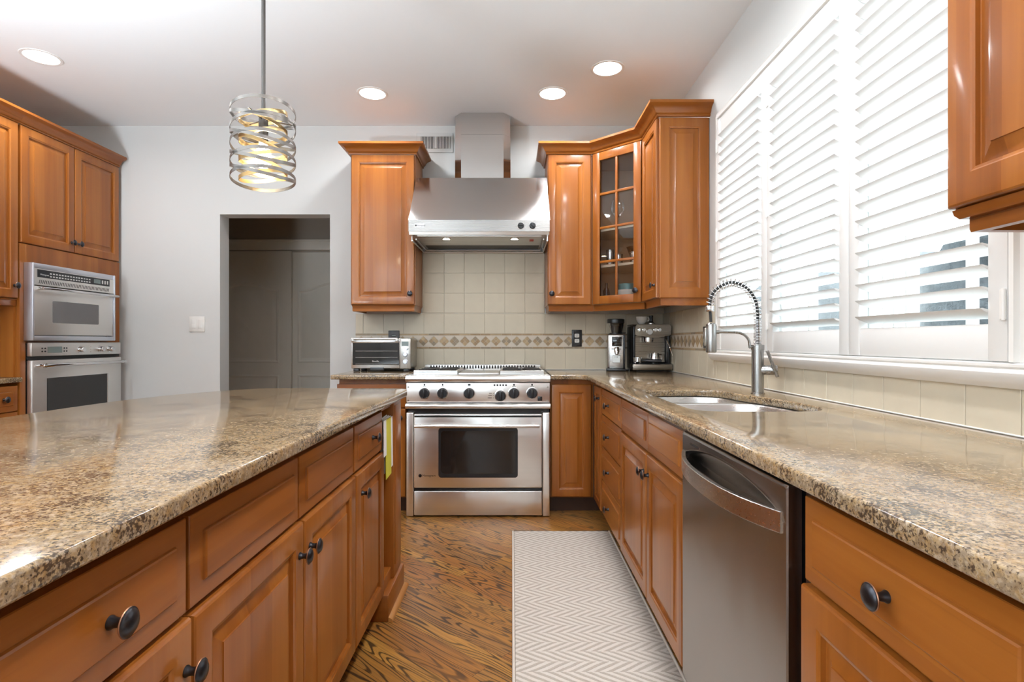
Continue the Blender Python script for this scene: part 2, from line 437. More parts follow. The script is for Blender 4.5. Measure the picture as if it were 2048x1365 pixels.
# ------------------------------------------------------------------ mesh helpers
class MB:
    def __init__(self):
        self.bm = bmesh.new()
        self.mi = 0

    def face(self, vs):
        try:
            f = self.bm.faces.new(vs)
            f.material_index = self.mi
            return f
        except ValueError:
            return None

    def box(self, a, b, bev=0.0, seg=2, rot=None, piv=None):
        a, b = Vector(a), Vector(b)
        lo = Vector((min(a[i], b[i]) for i in range(3)))
        hi = Vector((max(a[i], b[i]) for i in range(3)))
        c, s = (lo + hi) / 2, hi - lo
        mt = Matrix.Translation(c) @ Matrix.Diagonal((*s, 1))
        if rot is not None:
            p = Vector(piv) if piv is not None else c
            mt = Matrix.Translation(p) @ rot.to_4x4() @ Matrix.Translation(-p) @ mt
        r = bmesh.ops.create_cube(self.bm, size=1.0, matrix=mt)
        fs = {f for v in r['verts'] for f in v.link_faces}
        for f in fs:
            f.material_index = self.mi
        if bev > 0:
            bev = min(bev, min(s) * 0.45)
            es = list({e for v in r['verts'] for e in v.link_edges})
            bmesh.ops.bevel(self.bm, geom=es, offset=bev, segments=seg, profile=0.5, affect='EDGES', clamp_overlap=True)
        return self

    def ring(self, pts):
        return [self.bm.verts.new(p) for p in pts]

    def bridge(self, r0, r1, closed=True):
        n = len(r0)
        for i in range(n if closed else n - 1):
            j = (i + 1) % n
            self.face((r0[i], r0[j], r1[j], r1[i]))

    def frame(self, ax):
        ax = Vector(ax).normalized()
        up = Vector((0, 0, 1)) if abs(ax.z) < 0.95 else Vector((1, 0, 0))
        u = up.cross(ax).normalized()
        v = ax.cross(u).normalized()
        return u, v, ax

    def lathe(self, prof, o, ax=(0, 0, 1), seg=24, cap=True):
        u, v, w = self.frame(ax)
        o = Vector(o)
        prev = None
        for (r, h) in prof:
            if r < 1e-6:
                r = 1e-5
            cur = self.ring([o + w * h + (u * math.cos(2 * PI * k / seg) + v * math.sin(2 * PI * k / seg)) * r for k in range(seg)])
            if prev:
                self.bridge(prev, cur)
            elif cap:
                self.face(list(reversed(cur)))
            prev = cur
        if cap:
            self.face(prev)
        return self

    def cyl(self, p0, p1, r, r1=None, seg=20, bev=0.0):
        p0, p1 = Vector(p0), Vector(p1)
        L = (p1 - p0).length
        r1 = r if r1 is None else r1
        if bev:
            pr = [(r - bev, 0), (r - bev * 0.3, bev * 0.3), (r, bev), (r1, L - bev), (r1 - bev * 0.3, L - bev * 0.3), (r1 - bev, L)]
        else:
            pr = [(r, 0), (r1, L)]
        return self.lathe(pr, p0, p1 - p0, seg)

    def sphere(self, c, r, seg=16, sq=(1, 1, 1)):
        bmesh.ops.create_uvsphere(self.bm, u_segments=seg, v_segments=max(6, seg // 2), radius=r,
                                  matrix=Matrix.Translation(c) @ Matrix.Diagonal((*sq, 1)))
        return self

    def tube(self, pts, r, seg=10, closed=False, cap=True):
        pts = [Vector(p) for p in pts]
        n = len(pts)
        rs = r if isinstance(r, (list, tuple)) else [r] * n
        tans = []
        for i in range(n):
            if closed:
                t = pts[(i + 1) % n] - pts[(i - 1) % n]
            else:
                t = pts[min(i + 1, n - 1)] - pts[max(i - 1, 0)]
            tans.append(t.normalized())
        u, v, w = self.frame(tans[0])
        rings = []
        for i in range(n):
            t = tans[i]
            u = (u - t * u.dot(t)).normalized()
            v = t.cross(u)
            rings.append(self.ring([pts[i] + (u * math.cos(2 * PI * k / seg) + v * math.sin(2 * PI * k / seg)) * rs[i] for k in range(seg)]))
        for i in range(n - 1):
            self.bridge(rings[i], rings[i + 1])
        if closed:
            self.bridge(rings[-1], rings[0])
        elif cap:
            self.face(list(reversed(rings[0])))
            self.face(rings[-1])
        return self

    def prism(self, pts, vec):
        vec = Vector(vec)
        a = self.ring([Vector(p) for p in pts])
        b = self.ring([Vector(p) + vec for p in pts])
        self.bridge(a, b)
        self.face(list(reversed(a)))
        self.face(b)
        return self

    def sweep(self, prof, path, z0=0.0, side=1, closed=False):
        """prof (out, up) along a plan path with mitred corners; out is to the right of travel when side = 1."""
        n = len(path)
        P = [Vector(p) for p in path]
        rings = []
        for i in range(n):
            def nrm(a, b):
                d = (b - a).normalized()
                return Vector((d.y, -d.x)) * side
            if closed or 0 < i < n - 1:
                n0 = nrm(P[i - 1], P[i])
                n1 = nrm(P[i], P[(i + 1) % n])
                m = (n0 + n1).normalized()
                m = m / max(0.3, m.dot(n0))
            elif i == 0:
                m = nrm(P[0], P[1])
            else:
                m = nrm(P[-2], P[-1])
            rings.append(self.ring([Vector((P[i].x + m.x * o, P[i].y + m.y * o, z0 + h)) for o, h in prof]))
        for i in range(n - 1):
            self.bridge(rings[i], rings[i + 1])
        if closed:
            self.bridge(rings[-1], rings[0])
        else:
            self.face(list(reversed(rings[0])))
            self.face(rings[-1])
        return self

    def nested(self, x0, z0, x1, z1, steps):
        """rectangles nested in the xz plane at growing inset; steps (inset, y)."""
        prev = None
        for ins, y in steps:
            cur = self.ring([(x0 + ins, y, z0 + ins), (x1 - ins, y, z0 + ins), (x1 - ins, y, z1 - ins), (x0 + ins, y, z1 - ins)])
            if prev:
                self.bridge(prev, cur)
            else:
                self.face(list(reversed(cur)))
            prev = cur
        self.face(prev)
        return self

    def slab(self, outer, holes, z0, z1, r=0.006, seg=4):
        """flat stone slab with eased edges; outer counter-clockwise, holes clockwise."""
        def off(poly, d):
            n = len(poly)
            res = []
            for i in range(n):
                a, b, c = Vector(poly[i - 1]), Vector(poly[i]), Vector(poly[(i + 1) % n])
                d0, d1 = (b - a).normalized(), (c - b).normalized()
                n0, n1 = Vector((-d0.y, d0.x)), Vector((-d1.y, d1.x))
                m = (n0 + n1).normalized()
                m = m / max(0.35, m.dot(n0))
                res.append((b.x + m.x * d, b.y + m.y * d))
            return res
        tops, bots = [], []
        for poly in [outer] + holes:
            rings = []
            prof = [(r, z0)] + [(r * (1 - math.sin(t * PI / 2 / seg)), z0 + r * (1 - math.cos(t * PI / 2 / seg))) for t in range(1, seg + 1)]
            prof += [(r * (1 - math.cos(t * PI / 2 / seg)), z1 - r + r * math.sin(t * PI / 2 / seg)) for t in range(0, seg + 1)]
            for d, z in prof:
                rings.append(self.ring([(x, y, z) for x, y in off(poly, d)]))
            for i in range(len(rings) - 1):
                self.bridge(rings[i], rings[i + 1])
            bots.append(rings[0])
            tops.append(rings[-1])
        for loops, flip in ((tops, False), (bots, True)):
            flat = [v for l in loops for v in l]
            for tri in tessellate_polygon([[v.co.copy() for v in l] for l in loops]):
                t = [flat[i] for i in tri]
                self.face(t[::-1] if flip else t)
        return self

    def build(self, name, mat, parent=None, world=False, ang=32.0, recalc=True):
        bm = self.bm
        bmesh.ops.remove_doubles(bm, verts=bm.verts, dist=1e-6)
        if recalc:
            bmesh.ops.recalc_face_normals(bm, faces=bm.faces)
        if world and parent is not None:
            bmesh.ops.transform(bm, matrix=wmat(parent).inverted(), verts=bm.verts)
        a = math.radians(ang)
        bm.normal_update()
        for f in bm.faces:
            f.smooth = True
        for e in bm.edges:
            if len(e.link_faces) != 2 or e.calc_face_angle(0) > a:
                e.smooth = False
        me = D.meshes.new(name)
        bm.to_mesh(me)
        bm.free()
        for m in (mat if isinstance(mat, (list, tuple)) else [mat]):
            me.materials.append(m)
        o = D.objects.new(name, me)
        if parent is not None:
            o.parent = parent
        C.objects.link(o)
        return o


def wmat(o):
    m = o.matrix_basis.copy()
    return wmat(o.parent) @ m if o.parent else m


def tag(o, label, cat, group=None):
    o['label'] = label
    o['category'] = cat
    if group:
        o['group'] = group
    return o


def thing(name, label, cat, loc=(0, 0, 0), rz=0.0, group=None):
    o = D.objects.new(name, None)
    o.empty_display_size = 0.05
    o.location = loc
    o.rotation_euler = (0, 0, rz)
    C.objects.link(o)
    return tag(o, label, cat, group)


def struct(name, mb, mat, **k):
    o = mb.build(name, mat, **k)
    o['kind'] = 'structure'
    return o


def put(o, me_name=None, parent=None, loc=None):
    c = o.copy()
    C.objects.link(c)
    if parent is not None:
        c.parent = parent
    if loc is not None:
        c.location = loc
    return c


def copy_tree(root, loc, label, rz=None, scale=None):
    r = root.copy()
    C.objects.link(r)
    r.location = loc
    if rz is not None:
        r.rotation_euler = (0, 0, rz)
    if scale:
        r.scale = scale
    r['label'] = label
    for ch in [o for o in D.objects if o.parent == root]:
        c = ch.copy()
        C.objects.link(c)
        c.parent = r
        for g in [o for o in D.objects if o.parent == ch]:
            d = g.copy()
            C.objects.link(d)
            d.parent = c
    return r


def text(name, s, size, o, xd, zd, mat, parent, ext=0.0004, align='LEFT'):
    """raised lettering at world point o, running along xd, up along zd."""
    cu = D.curves.new(name, 'FONT')
    cu.body = s
    cu.size = size
    cu.align_x = align
    cu.extrude = ext
    to = D.objects.new(name + '_source', cu)
    me = D.meshes.new_from_object(to)
    D.objects.remove(to)
    xd, zd = Vector(xd).normalized(), Vector(zd).normalized()
    nn = xd.cross(zd)
    mt = Matrix((xd, zd, nn)).transposed().to_4x4()
    mt.translation = Vector(o)
    me.transform(wmat(parent).inverted() @ mt)
    me.materials.clear()
    me.materials.append(mat)
    me.name = name
    ob = D.objects.new(name, me)
    ob.parent = parent
    C.objects.link(ob)
    return ob


def catmull(pts, n=6, closed=True):
    out = []
    N = len(pts)
    rng = range(N) if closed else range(N - 1)
    for i in rng:
        g = (lambda k: pts[k % N]) if closed else (lambda k: pts[max(0, min(N - 1, k))])
        p0, p1, p2, p3 = g(i - 1), g(i), g(i + 1), g(i + 2)
        for t in range(n):
            u = t / n
            out.append(tuple(0.5 * ((2 * b) + (-a + c) * u + (2 * a - 5 * b + 4 * c - d) * u * u + (-a + 3 * b - 3 * c + d) * u ** 3)
                             for a, b, c, d in zip(p0, p1, p2, p3)))
    if not closed:
        out.append(tuple(pts[-1]))
    return out


# ------------------------------------------------------------------ room shell
YW = 4.153      # face of the range wall
XR = 1.148      # face of the window wall
ZC = 2.743      # ceiling
XL, YB = -3.60, -3.62

b = MB()
b.box((XL - 0.1, YB - 0.1, -0.08), (XR + 0.16, YW, 0.0))
b.box((-3.4, YW, -0.08), (-0.3, 5.75, 0.0))
struct('floor', b, M['floor'])
b = MB()
b.box((XL - 0.1, YB - 0.1, ZC), (XR + 0.16, YW + 0.13, ZC + 0.1))
struct('ceiling', b, M['ceil'])

DX0, DX1, DZ = -2.205, -1.374, 2.075
b = MB()
b.box((XL - 0.1, YW, 0), (DX0, YW + 0.132, ZC))
b.box((DX1, YW, 0), (XR + 0.16, YW + 0.132, ZC))
b.box((DX0, YW, DZ), (DX1, YW + 0.132, ZC))
struct('wall_back', b, M['wall'])
b = MB()
b.box((XL - 0.1, YB - 0.1, 0), (XL, -3.0, ZC))
b.box((XL - 0.1, -1.2, 0), (XL, YW, ZC))
b.box((XL - 0.1, -3.0, 0), (XL, -1.2, 0.3))
b.box((XL - 0.1, -3.0, 2.4), (XL, -1.2, ZC))
struct('wall_left', b, M['wall'])

# window wall with three openings between posts
WY0, WY1, WZ0, WZ1 = 1.262, 2.975, 1.085, 2.31
POSTS = [(1.79, 1.845), (2.372, 2.43)]
b = MB()
b.box((XR, YB - 0.1, 0), (XR + 0.16, WY0, ZC))
b.box((XR, WY1, 0), (XR + 0.16, YW, ZC))
b.box((XR, WY0, 0), (XR + 0.16, WY1, WZ0))
b.box((XR, WY0, WZ1), (XR + 0.16, WY1, ZC))
for y0, y1 in POSTS:
    b.box((XR, y0, WZ0), (XR + 0.16, y1, WZ1))
struct('wall_right', b, M['wall'])

# rear wall, behind the camera, with an unseen window added for fill daylight; another on the left
b = MB()
b.box((XL, YB - 0.1, 0), (-3.2, YB, ZC))
b.box((-0.3, YB - 0.1, 0), (XR, YB, ZC))
b.box((-3.2, YB - 0.1, 2.25), (-0.3, YB, ZC))
b.box((-3.2, YB - 0.1, 0), (-0.3, YB, 1.15))
struct('wall_rear', b, M['wall'])


def glazing(name, u0, u1, z0, z1, n, pt):
    """white framed glazing; pt(u, d, z) -> corner, d = depth in the wall"""
    b = MB()
    fw = 0.05
    bars = [(u0, u0 + fw, z0, z1), (u1 - fw, u1, z0, z1), (u0 + fw, u1 - fw, z0, z0 + fw), (u0 + fw, u1 - fw, z1 - fw, z1)]
    for k in range(1, n):
        uc = u0 + (u1 - u0) * k / n
        bars.append((uc - 0.04, uc + 0.04, z0 + fw, z1 - fw))
    for a, c, e, f in bars:
        b.box(pt(a, 0.02, e), pt(c, 0.08, f), 0.004, 1)
    w = struct(name, b, M['white_paint'])
    b = MB()
    b.box(pt(u0 + 0.02, 0.047, z0 + 0.02), pt(u1 - 0.02, 0.053, z1 - 0.02))
    b.build('window_glass', M['glass_pane'], w)


glazing('fill_window_rear', -3.2, -0.3, 1.15, 2.25, 3, lambda u, d, z: (u, YB - d, z))  # two unseen windows, added to bring more daylight into the room
glazing('fill_window_side', -3.0, -1.2, 0.3, 2.4, 2, lambda u, d, z: (XL - d, u, z))

# hall behind the doorway
HY = 5.60
b = MB()
b.box((-3.4, YW + 0.132, 2.44), (-0.3, HY + 0.15, 2.52))
struct('ceiling_hall', b, M['hall'])
b = MB()
b.box((-3.5, YW + 0.132, 0), (-3.4, HY + 0.15, 2.44))
struct('wall_hall_left', b, M['hall'])
b = MB()
b.box((-0.3, YW + 0.132, 0), (-0.2, HY + 0.15, 2.44))
struct('wall_hall_right', b, M['hall'])
b = MB()
b.box((-3.4, HY + 0.03, 2.03), (-0.3, HY + 0.13, 2.44))
b.box((-3.4, HY + 0.13, 0), (-0.3, HY + 0.15, 2.44))
struct('wall_hall_back', b, M['hall'])
b = MB()
b.box((-3.4, HY - 0.01, 2.045), (-0.3, HY + 0.03, 2.15), 0.006)
b.box((-3.4, HY - 0.025, 2.13), (-0.3, HY - 0.01, 2.15), 0.004)
struct('trim_1', b, M['closet'])


def closet_door(name, x0, x1, y):
    """moulded closet door with two arched upper panels' worth of relief"""
    b = MB()
    b.box((x0, y, 0.012), (x1, y + 0.034, 2.035), 0.003, 1)
    c = (x0 + x1) / 2
    hw = (x1 - x0) / 2 - 0.125
    def arch(d):
        n = 24
        pts = [(c - hw + d, 0.90 + d), (c + hw - d, 0.90 + d)]
        for k in range(n + 1):
            t = 1 - 2 * k / n
            a = abs(t)
            z = 1.64 + 0.075 * (0.5 + 0.5 * math.cos(PI * min(1, a * 1.08)))
            pts.append((c + t * (hw - d), z - d * 0.9))
        return pts
    def low(d):
        return [(c - hw + d, 0.16 + d), (c + hw - d, 0.16 + d), (c + hw - d, 0.77 - d), (c - hw + d, 0.77 - d)]
    for fn in (arch, low):
        prev = None
        for d, dy in ((-0.004, 0.0005), (0.0, -0.006), (0.010, -0.008), (0.028, 0.0012), (0.040, 0.0005), (0.052, -0.004)):
            cur = b.ring([(x, y + dy, z) for x, z in fn(d)])
            if prev:
                b.bridge(prev, cur)
            prev = cur
        b.face(prev)
    return struct(name, b, M['closet'], ang=25, recalc=True)


closet_door('door_1', -3.18, -2.25, HY)
closet_door('door_2', -2.32, -1.39, HY + 0.045)

# ------------------------------------------------------------------ backsplash
TS = 0.1523


def tiles(b, u0, u1, z_rows, org, mk):
    """mk(u0,u1,z0,z1) adds one tile; grid lines through org"""
    k0 = math.floor((u0 - org) / TS)
    u = org + k0 * TS
    while u < u1 - 1e-4:
        a, c = max(u0, u), min(u1, u + TS)
        if c - a > 0.006:
            for z0, z1 in z_rows:
                mk(a + 0.0011, c - 0.0011, z0 + 0.0011, z1 - 0.0011)
        u += TS


ZB0, ZB1 = 1.060, 1.173     # mosaic band
b = MB()
YT = YW - 0.010
b.mi = 1
b.box((-1.178, YW - 0.007, 0.9025), (-0.677, YW - 0.0005, 1.3235))
b.box((-0.677, YW - 0.007, 0.9025), (0.247, YW - 0.0005, 1.80))
b.box((0.247, YW - 0.007, 0.9025), (XR - 0.008, YW - 0.0005, 1.3235))
b.mi = 0
mk = lambda a, c, z0, z1: b.box((a, YT, z0), (c, YW - 0.006, z1), 0.0012, 1)
tiles(b, -1.178, XR - 0.011, [(0.9035, ZB0), (ZB1, 1.3235)], -0.0545, mk)
tiles(b, -0.675, 0.245, [(1.330, 1.478), (1.478, 1.6305), (1.6305, 1.783)], -0.0545, mk)
struct('trim_2', b, [M['tile'], M['grout']])
b = MB()
XT = XR - 0.010
b.mi = 1
b.box((XR - 0.007, 3.105, 0.9025), (XR - 0.0005, YT, 1.3235))
b.box((XR - 0.007, -0.4, 0.9025), (XR - 0.0005, 3.105, 1.012))
b.mi = 0
mk = lambda a, c, z0, z1: b.box((XT, a, z0), (XR - 0.006, c, z1), 0.0012, 1)
tiles(b, 3.105, YT - 0.001, [(0.9035, ZB0), (ZB1, 1.3235)], YT - 0.02, mk)
tiles(b, -0.4, 3.105, [(0.9035, 1.012)], YT - 0.02, mk)
struct('trim_3', b, [M['tile'], M['grout']])


b = MB()
b.box((XT - 0.004, -0.4, 0.9024), (XT, YT, 0.9064), 0.001, 1)
b.box((0.2475, YT - 0.004, 0.9024), (XT - 0.004, YT, 0.9064), 0.001, 1)
struct('trim_7', b, M['white_paint'])


def mosaic(name, u0, u1, org, fr):
    """band of diamonds (each of four small squares) between two pencil strips; fr(u, d, z) -> point, d = distance out from the grout"""
    b = MB()
    mats = [M['stone_a'], M['stone_b'], M['stone_c'], M['stone_d'], M['grout']]
    P = 0.0782
    def blk(pts, d0, d1, mi):
        b.mi = mi
        lo = b.ring([fr(u, d0, z) for u, z in pts])
        hi = b.ring([fr(u, d1, z) for u, z in pts])
        b.bridge(lo, hi)
        b.face(hi)
    def clip(pts):
        out = []
        for i in range(len(pts)):
            p, q = pts[i - 1], pts[i]
            for lim, sgn in ((u0, 1), (u1, -1)):
                pass
            out.append(q)
        return [(min(max(u, u0), u1), z) for u, z in out]
    def bad(pts):
        a = 0
        for i in range(len(pts)):
            a += pts[i - 1][0] * pts[i][1] - pts[i][0] * pts[i - 1][1]
        return abs(a) < 2e-6
    blk([(u0, ZB0), (u1, ZB0), (u1, ZB1), (u0, ZB1)], -0.001, 0.0015, 4)
    k = math.floor((u0 - org) / P)
    zc = (ZB0 + ZB1) / 2
    rr = random.Random(5)
    while org + k * P < u1 + P:
        c = org + k * P
        for z0, z1 in ((ZB0 + 0.001, ZB0 + 0.0125), (ZB1 - 0.0125, ZB1 - 0.001)):
            p = clip([(c - P / 2 + 0.0009, z0), (c + P / 2 - 0.0009, z0), (c + P / 2 - 0.0009, z1), (c - P / 2 + 0.0009, z1)])
            if not bad(p):
                blk(p, 0.001, 0.004, rr.choice((0, 1, 0, 2)))
        h = P / 2 - 0.0012
        g = 0.0011
        for dx, dz in ((0, 1), (1, 0), (0, -1), (-1, 0)):
            cu, cz, q = c + dx * h / 2, zc + dz * h / 2, h / 2 - g
            p = clip([(cu, cz - q), (cu + q, cz), (cu, cz + q), (cu - q, cz)])
            if not bad(p):
                blk(p, 0.001, 0.0038, rr.choice((0, 1, 2, 0, 1)))
        zt, zb = ZB1 - 0.0145, ZB0 + 0.0145
        for s in (1, -1):
            ze = zt if s > 0 else zb
            w = (P / 2 - 0.002) * (abs(ze - zc) - 0.0025) / (P / 2)
            p = clip([(c + P / 2 - w, ze), (c + P / 2 + w, ze), (c + P / 2, zc + s * 0.0035)])
            if not bad(p):
                blk(p, 0.001, 0.0036, 3)
        k += 1
    o = b.build(name, mats)
    o['kind'] = 'structure'
    return o


mosaic('trim_4', -1.178, XT - 0.0015, -0.6675, lambda u, d, z: (u, YW - 0.007 - d, z))
mosaic('trim_5', 3.107, YT - 0.0045, 3.30, lambda u, d, z: (XR - 0.007 - d, u, z))

# ------------------------------------------------------------------ kitchen window, casing and shutters
b = MB()
# sash frames in the three openings
opens = [(WY0, POSTS[0][0]), (POSTS[0][1], POSTS[1][0]), (POSTS[1][1], WY1)]
for y0, y1 in opens:
    xa, xb = XR + 0.118, XR + 0.155
    b.box((xa, y0, WZ0), (xb, y0 + 0.035, WZ1), 0.003, 1)
    b.box((xa, y1 - 0.035, WZ0), (xb, y1, WZ1), 0.003, 1)
    b.box((xa, y0 + 0.035, WZ0), (xb, y1 - 0.035, WZ0 + 0.045), 0.003, 1)
    b.box((xa, y0 + 0.035, WZ1 - 0.045), (xb, y1 - 0.035, WZ1), 0.003, 1)
    ym = y0 + (y1 - y0) * 0.52
    b.box((xa + 0.008, ym - 0.011, WZ0 + 0.045), (xb - 0.004, ym + 0.011, WZ1 - 0.045), 0.003, 1)
    # jamb linings
    b.box((XR + 0.012, y0, WZ0), (XR + 0.118, y0 + 0.012, WZ1), 0.002, 1)
    b.box((XR + 0.012, y1 - 0.012, WZ0), (XR + 0.118, y1, WZ1), 0.002, 1)
    b.box((XR + 0.085, y1 - 0.024, WZ0), (XR + 0.118, y1 - 0.012, WZ1), 0.002, 1)
    b.box((XR + 0.050, y1 - 0.018, WZ0), (XR + 0.062, y1 - 0.012, WZ1), 0.002, 1)
win = struct('window_1', b, M['white_paint'])
b = MB()
for y0, y1 in opens:
    b.box((XR + 0.135, y0 + 0.03, WZ0 + 0.04), (XR + 0.139, y1 - 0.03, WZ1 - 0.04))
b.build('window_glass', M['rain_glass'], win)

# casing around the shutters and the rounded sill below
b = MB()
CY0, CY1, CZ0, CZ1 = 1.232, 2.992, 1.070, 2.326
prof = [(0.0, 0.0), (0.0, 0.035), (0.012, 0.035), (0.014, 0.022), (0.028, 0.026), (0.034, 0.018), (0.040, 0.022), (0.046, 0.014), (0.052, 0.0)]
# sweep in the wall plane: build as xz-plan then turn
def casing():
    path = [(CY0, CZ0), (CY0, CZ1), (CY1, CZ1), (CY1, CZ0)]
    n = len(path)
    rings = []
    for i, (y, z) in enumerate(path):
        rr = []
        for o, h in prof:
            oy = -o if y == CY0 else o
            oz = (o if z == CZ1 else 0)
            rr.append((XR - 0.001 - h, y + oy, z + oz))
        rings.append(b.ring(rr))
    for i in range(n - 1):
        b.bridge(rings[i], rings[i + 1])
    b.face(rings[0])
    b.face(rings[-1])
casing()
sp = [(XR - 0.0005, 1.008), (XR - 0.020, 1.010), (XR - 0.030, 1.020), (XR - 0.040, 1.032), (XR - 0.043, 1.046), (XR - 0.036, 1.056), (XR - 0.040, 1.060), (XR - 0.040, 1.066), (XR - 0.030, 1.0695), (XR - 0.0005, 1.0695)]
a0 = b.ring([(x, CY0 - 0.062, z) for x, z in sp])
a1 = b.ring([(x, CY1 + 0.112, z) for x, z in sp])
b.bridge(a0, a1)
b.face(a0)
b.face(a1)
# strips the panels close against, top and bottom, and between panels
b.box((XR - 0.026, CY0, CZ1 - 0.012), (XR - 0.001, CY1, CZ1), 0.002, 1)
struct('trim_6', b, M['white_paint'])

PITCH = 0.0525


def shutter(y0, y1, label, hinge_far, hinge_near):
    t = thing('plantation_shutter', label, 'window shutter', (XR - 0.021, (y0 + y1) / 2, CZ0 + 0.001), 0, 'white plantation shutters over the sink')
    xa, xb = XR - 0.036, XR - 0.006
    z0, z1 = CZ0 + 0.001, CZ1 - 0.013
    sw = 0.052
    b = MB()
    b.box((xa, y0, z0), (xb, y0 + sw, z1), 0.004).build('stile', M['shutter'], t, True)
    b = MB()
    b.box((xa, y1 - sw, z0), (xb, y1, z1), 0.004).build('stile', M['shutter'], t, True)
    b = MB()
    b.box((xa + 0.003, y0 + sw, z0), (xb - 0.002, y1 - sw, z0 + 0.087), 0.003).build('bottom_rail', M['shutter'], t, True)
    b = MB()
    b.box((xa + 0.003, y0 + sw, z1 - 0.082), (xb - 0.002, y1 - sw, z1), 0.003).build('top_rail', M['shutter'], t, True)
    b = MB()
    n = 21
    za, zb = z0 + 0.087, z1 - 0.082
    pit = (zb - za) / n
    th = math.radians(22)
    xc = XR - 0.021
    for i in range(n):
        zc = za + pit * (i + 0.5)
        pr = []
        for k in range(12):
            a = 2 * PI * k / 12
            u, v = 0.0315 * math.cos(a), 0.0042 * math.sin(a)
            # room-side edge (negative x) lifted
            pr.append((xc + u * math.cos(th) + v * math.sin(th), zc - u * math.sin(th) + v * math.cos(th)))
        r0 = b.ring([(x, y0 + sw + 0.002, z) for x, z in pr])
        r1 = b.ring([(x, y1 - sw - 0.002, z) for x, z in pr])
        b.bridge(r0, r1)
        b.face(r0)
        b.face(r1)
    b.build('louvers', M['shutter'], t, True, ang=40)
    for on, yy in ((hinge_far, y1), (hinge_near, y0)):
        if on:
            for zz in (z0 + 0.13, (z0 + z1) / 2, z1 - 0.14):
                h = MB()
                sg = -1 if yy == y1 else 1
                h.box((xa - 0.003, yy + sg * 0.018, zz - 0.034), (xa, yy + sg * 0.001, zz + 0.034), 0.001, 1)
                h.cyl((xa - 0.004, yy + sg * 0.005, zz - 0.036), (xa - 0.004, yy + sg * 0.005, zz + 0.036), 0.004, seg=10)
                h.build('hinge', M['white_paint'], t, True)
    return t


SW = (CY1 - CY0 - 0.010) / 3
shutter(CY0 + 0.003, CY0 + 0.001 + SW, 'white louvered shutter panel nearest the foreground hanging cabinet', False, True)
shutter(CY0 + 0.005 + SW, CY0 + 0.003 + 2 * SW, 'white louvered shutter panel in the middle of the window', True, False)
shutter(CY0 + 0.007 + 2 * SW, CY1 - 0.003, 'white louvered shutter panel behind the spring faucet, beside the corner cabinets', True, False)

# outdoors
b = MB()
nx, nz = 60, 14
rows = []
rr = random.Random(3)
for j in range(nz + 1):
    row = []
    for i in range(nx + 1):
        y = 1.0 + 24.0 * i / nx
        z = 2.85 * j / nz + (rr.uniform(-0.15, 0.3) if j == nz else 0) - 0.55
        row.append((6.0 + rr.uniform(-0.16, 0.16), y, z))
    rows.append(b.ring(row))
back = [b.ring([(v.co.x + 1.2, v.co.y, v.co.z) for v in r]) for r in (rows[0], rows[-1])]
for j in range(nz):
    b.bridge(rows[j], rows[j + 1], False)
b.bridge(rows[-1], back[1], False)
b.bridge(back[1], back[0], False)
b.bridge(back[0], rows[0], False)
b.face([r[0] for r in rows] + [back[1][0], back[0][0]])
b.face([r[-1] for r in rows] + [back[1][-1], back[0][-1]])
tag(b.build('hedge', M['hedge'], ang=60), 'dark wet hedge outside beyond the shuttered window', 'hedge')
b = MB()
b.box((XR + 0.16, -30, -0.6), (40, 40, -0.55))
b.box((-40, -30, -0.25), (XR + 0.16, YB - 0.1, -0.20))
b.box((-40, YB - 0.1, -0.25), (XL - 0.1, 40, -0.20))
struct('ground', b, M['bounce_ground'])

# ------------------------------------------------------------------ cabinet parts
DT = 0.020
_knob = {}


def knob(parent, x, y, z, s=1.0):
    """round mushroom knob standing out of a front that faces -y"""
    if 'm' not in _knob:
        b = MB()
        pr = [(0.0088, 0.0), (0.0090, 0.002), (0.0068, 0.006), (0.0060, 0.012), (0.0075, 0.018), (0.0105, 0.0215)]
        b.lathe(pr, (0, 0, 0), (0, -1, 0), 20, True)
        b.lathe([(0.006, 0.0205), (0.0165, 0.0215), (0.0188, 0.0228)], (0, 0, 0), (0, -1, 0), 28, True)
        b.mi = 1
        b.lathe([(0.0186, 0.0226), (0.0194, 0.0238), (0.0186, 0.0250)], (0, 0, 0), (0, -1, 0), 28, False)
        b.mi = 0
        b.lathe([(0.0188, 0.0248), (0.0172, 0.0252), (0.0165, 0.0262), (0.013, 0.0292), (0.008, 0.0310), (0.003, 0.0317), (0, 0.0318)], (0, 0, 0), (0, -1, 0), 28, False)
        o = b.build('knob', [M['bronze'], M['copper_rim']], parent, ang=50)
        _knob['m'] = o
        o.location = (x, y, z)
        return o
    o = put(_knob['m'], parent=parent, loc=(x, y, z))
    return o


def door_panel(b, x0, z0, x1, z1, st=0.058, y=0.0, t=DT):
    b.nested(x0, z0, x1, z1, [(0, y + t), (0, y + 0.0075), (0.0018, y + 0.0028), (0.0050, y + 0.0006), (0.0075, y), (st - 0.008, y), (st - 0.005, y + 0.0022), (st, y + 0.0035),
                              (st, y + 0.0125), (st + 0.0025, y + 0.0132), (st + 0.005, y + 0.0128), (st + 0.033, y + 0.0042), (st + 0.0335, y + 0.0016), (st + 0.036, y + 0.0012)])


def drawer_panel(b, x0, z0, x1, z1, y=0.0, t=DT, ins=0.034):
    b.nested(x0, z0, x1, z1, [(0, y + t), (0, y + 0.0095), (0.0012, y + 0.0080), (ins - 0.0030, y + 0.0052), (ins - 0.0010, y + 0.0056), (ins + 0.0004, y + 0.0018), (ins + 0.0030, y)])


def add_door(t, x0, z0, x1, z1, kn=None, y=0.0, st=0.058, name='door'):
    b = MB()
    door_panel(b, x0, z0, x1, z1, st, y)
    d = b.build(name, M['wood_v'], t, ang=20)
    for kx, kz in (kn or []):
        knob(d, kx, y + 0.0002, kz)
    return d


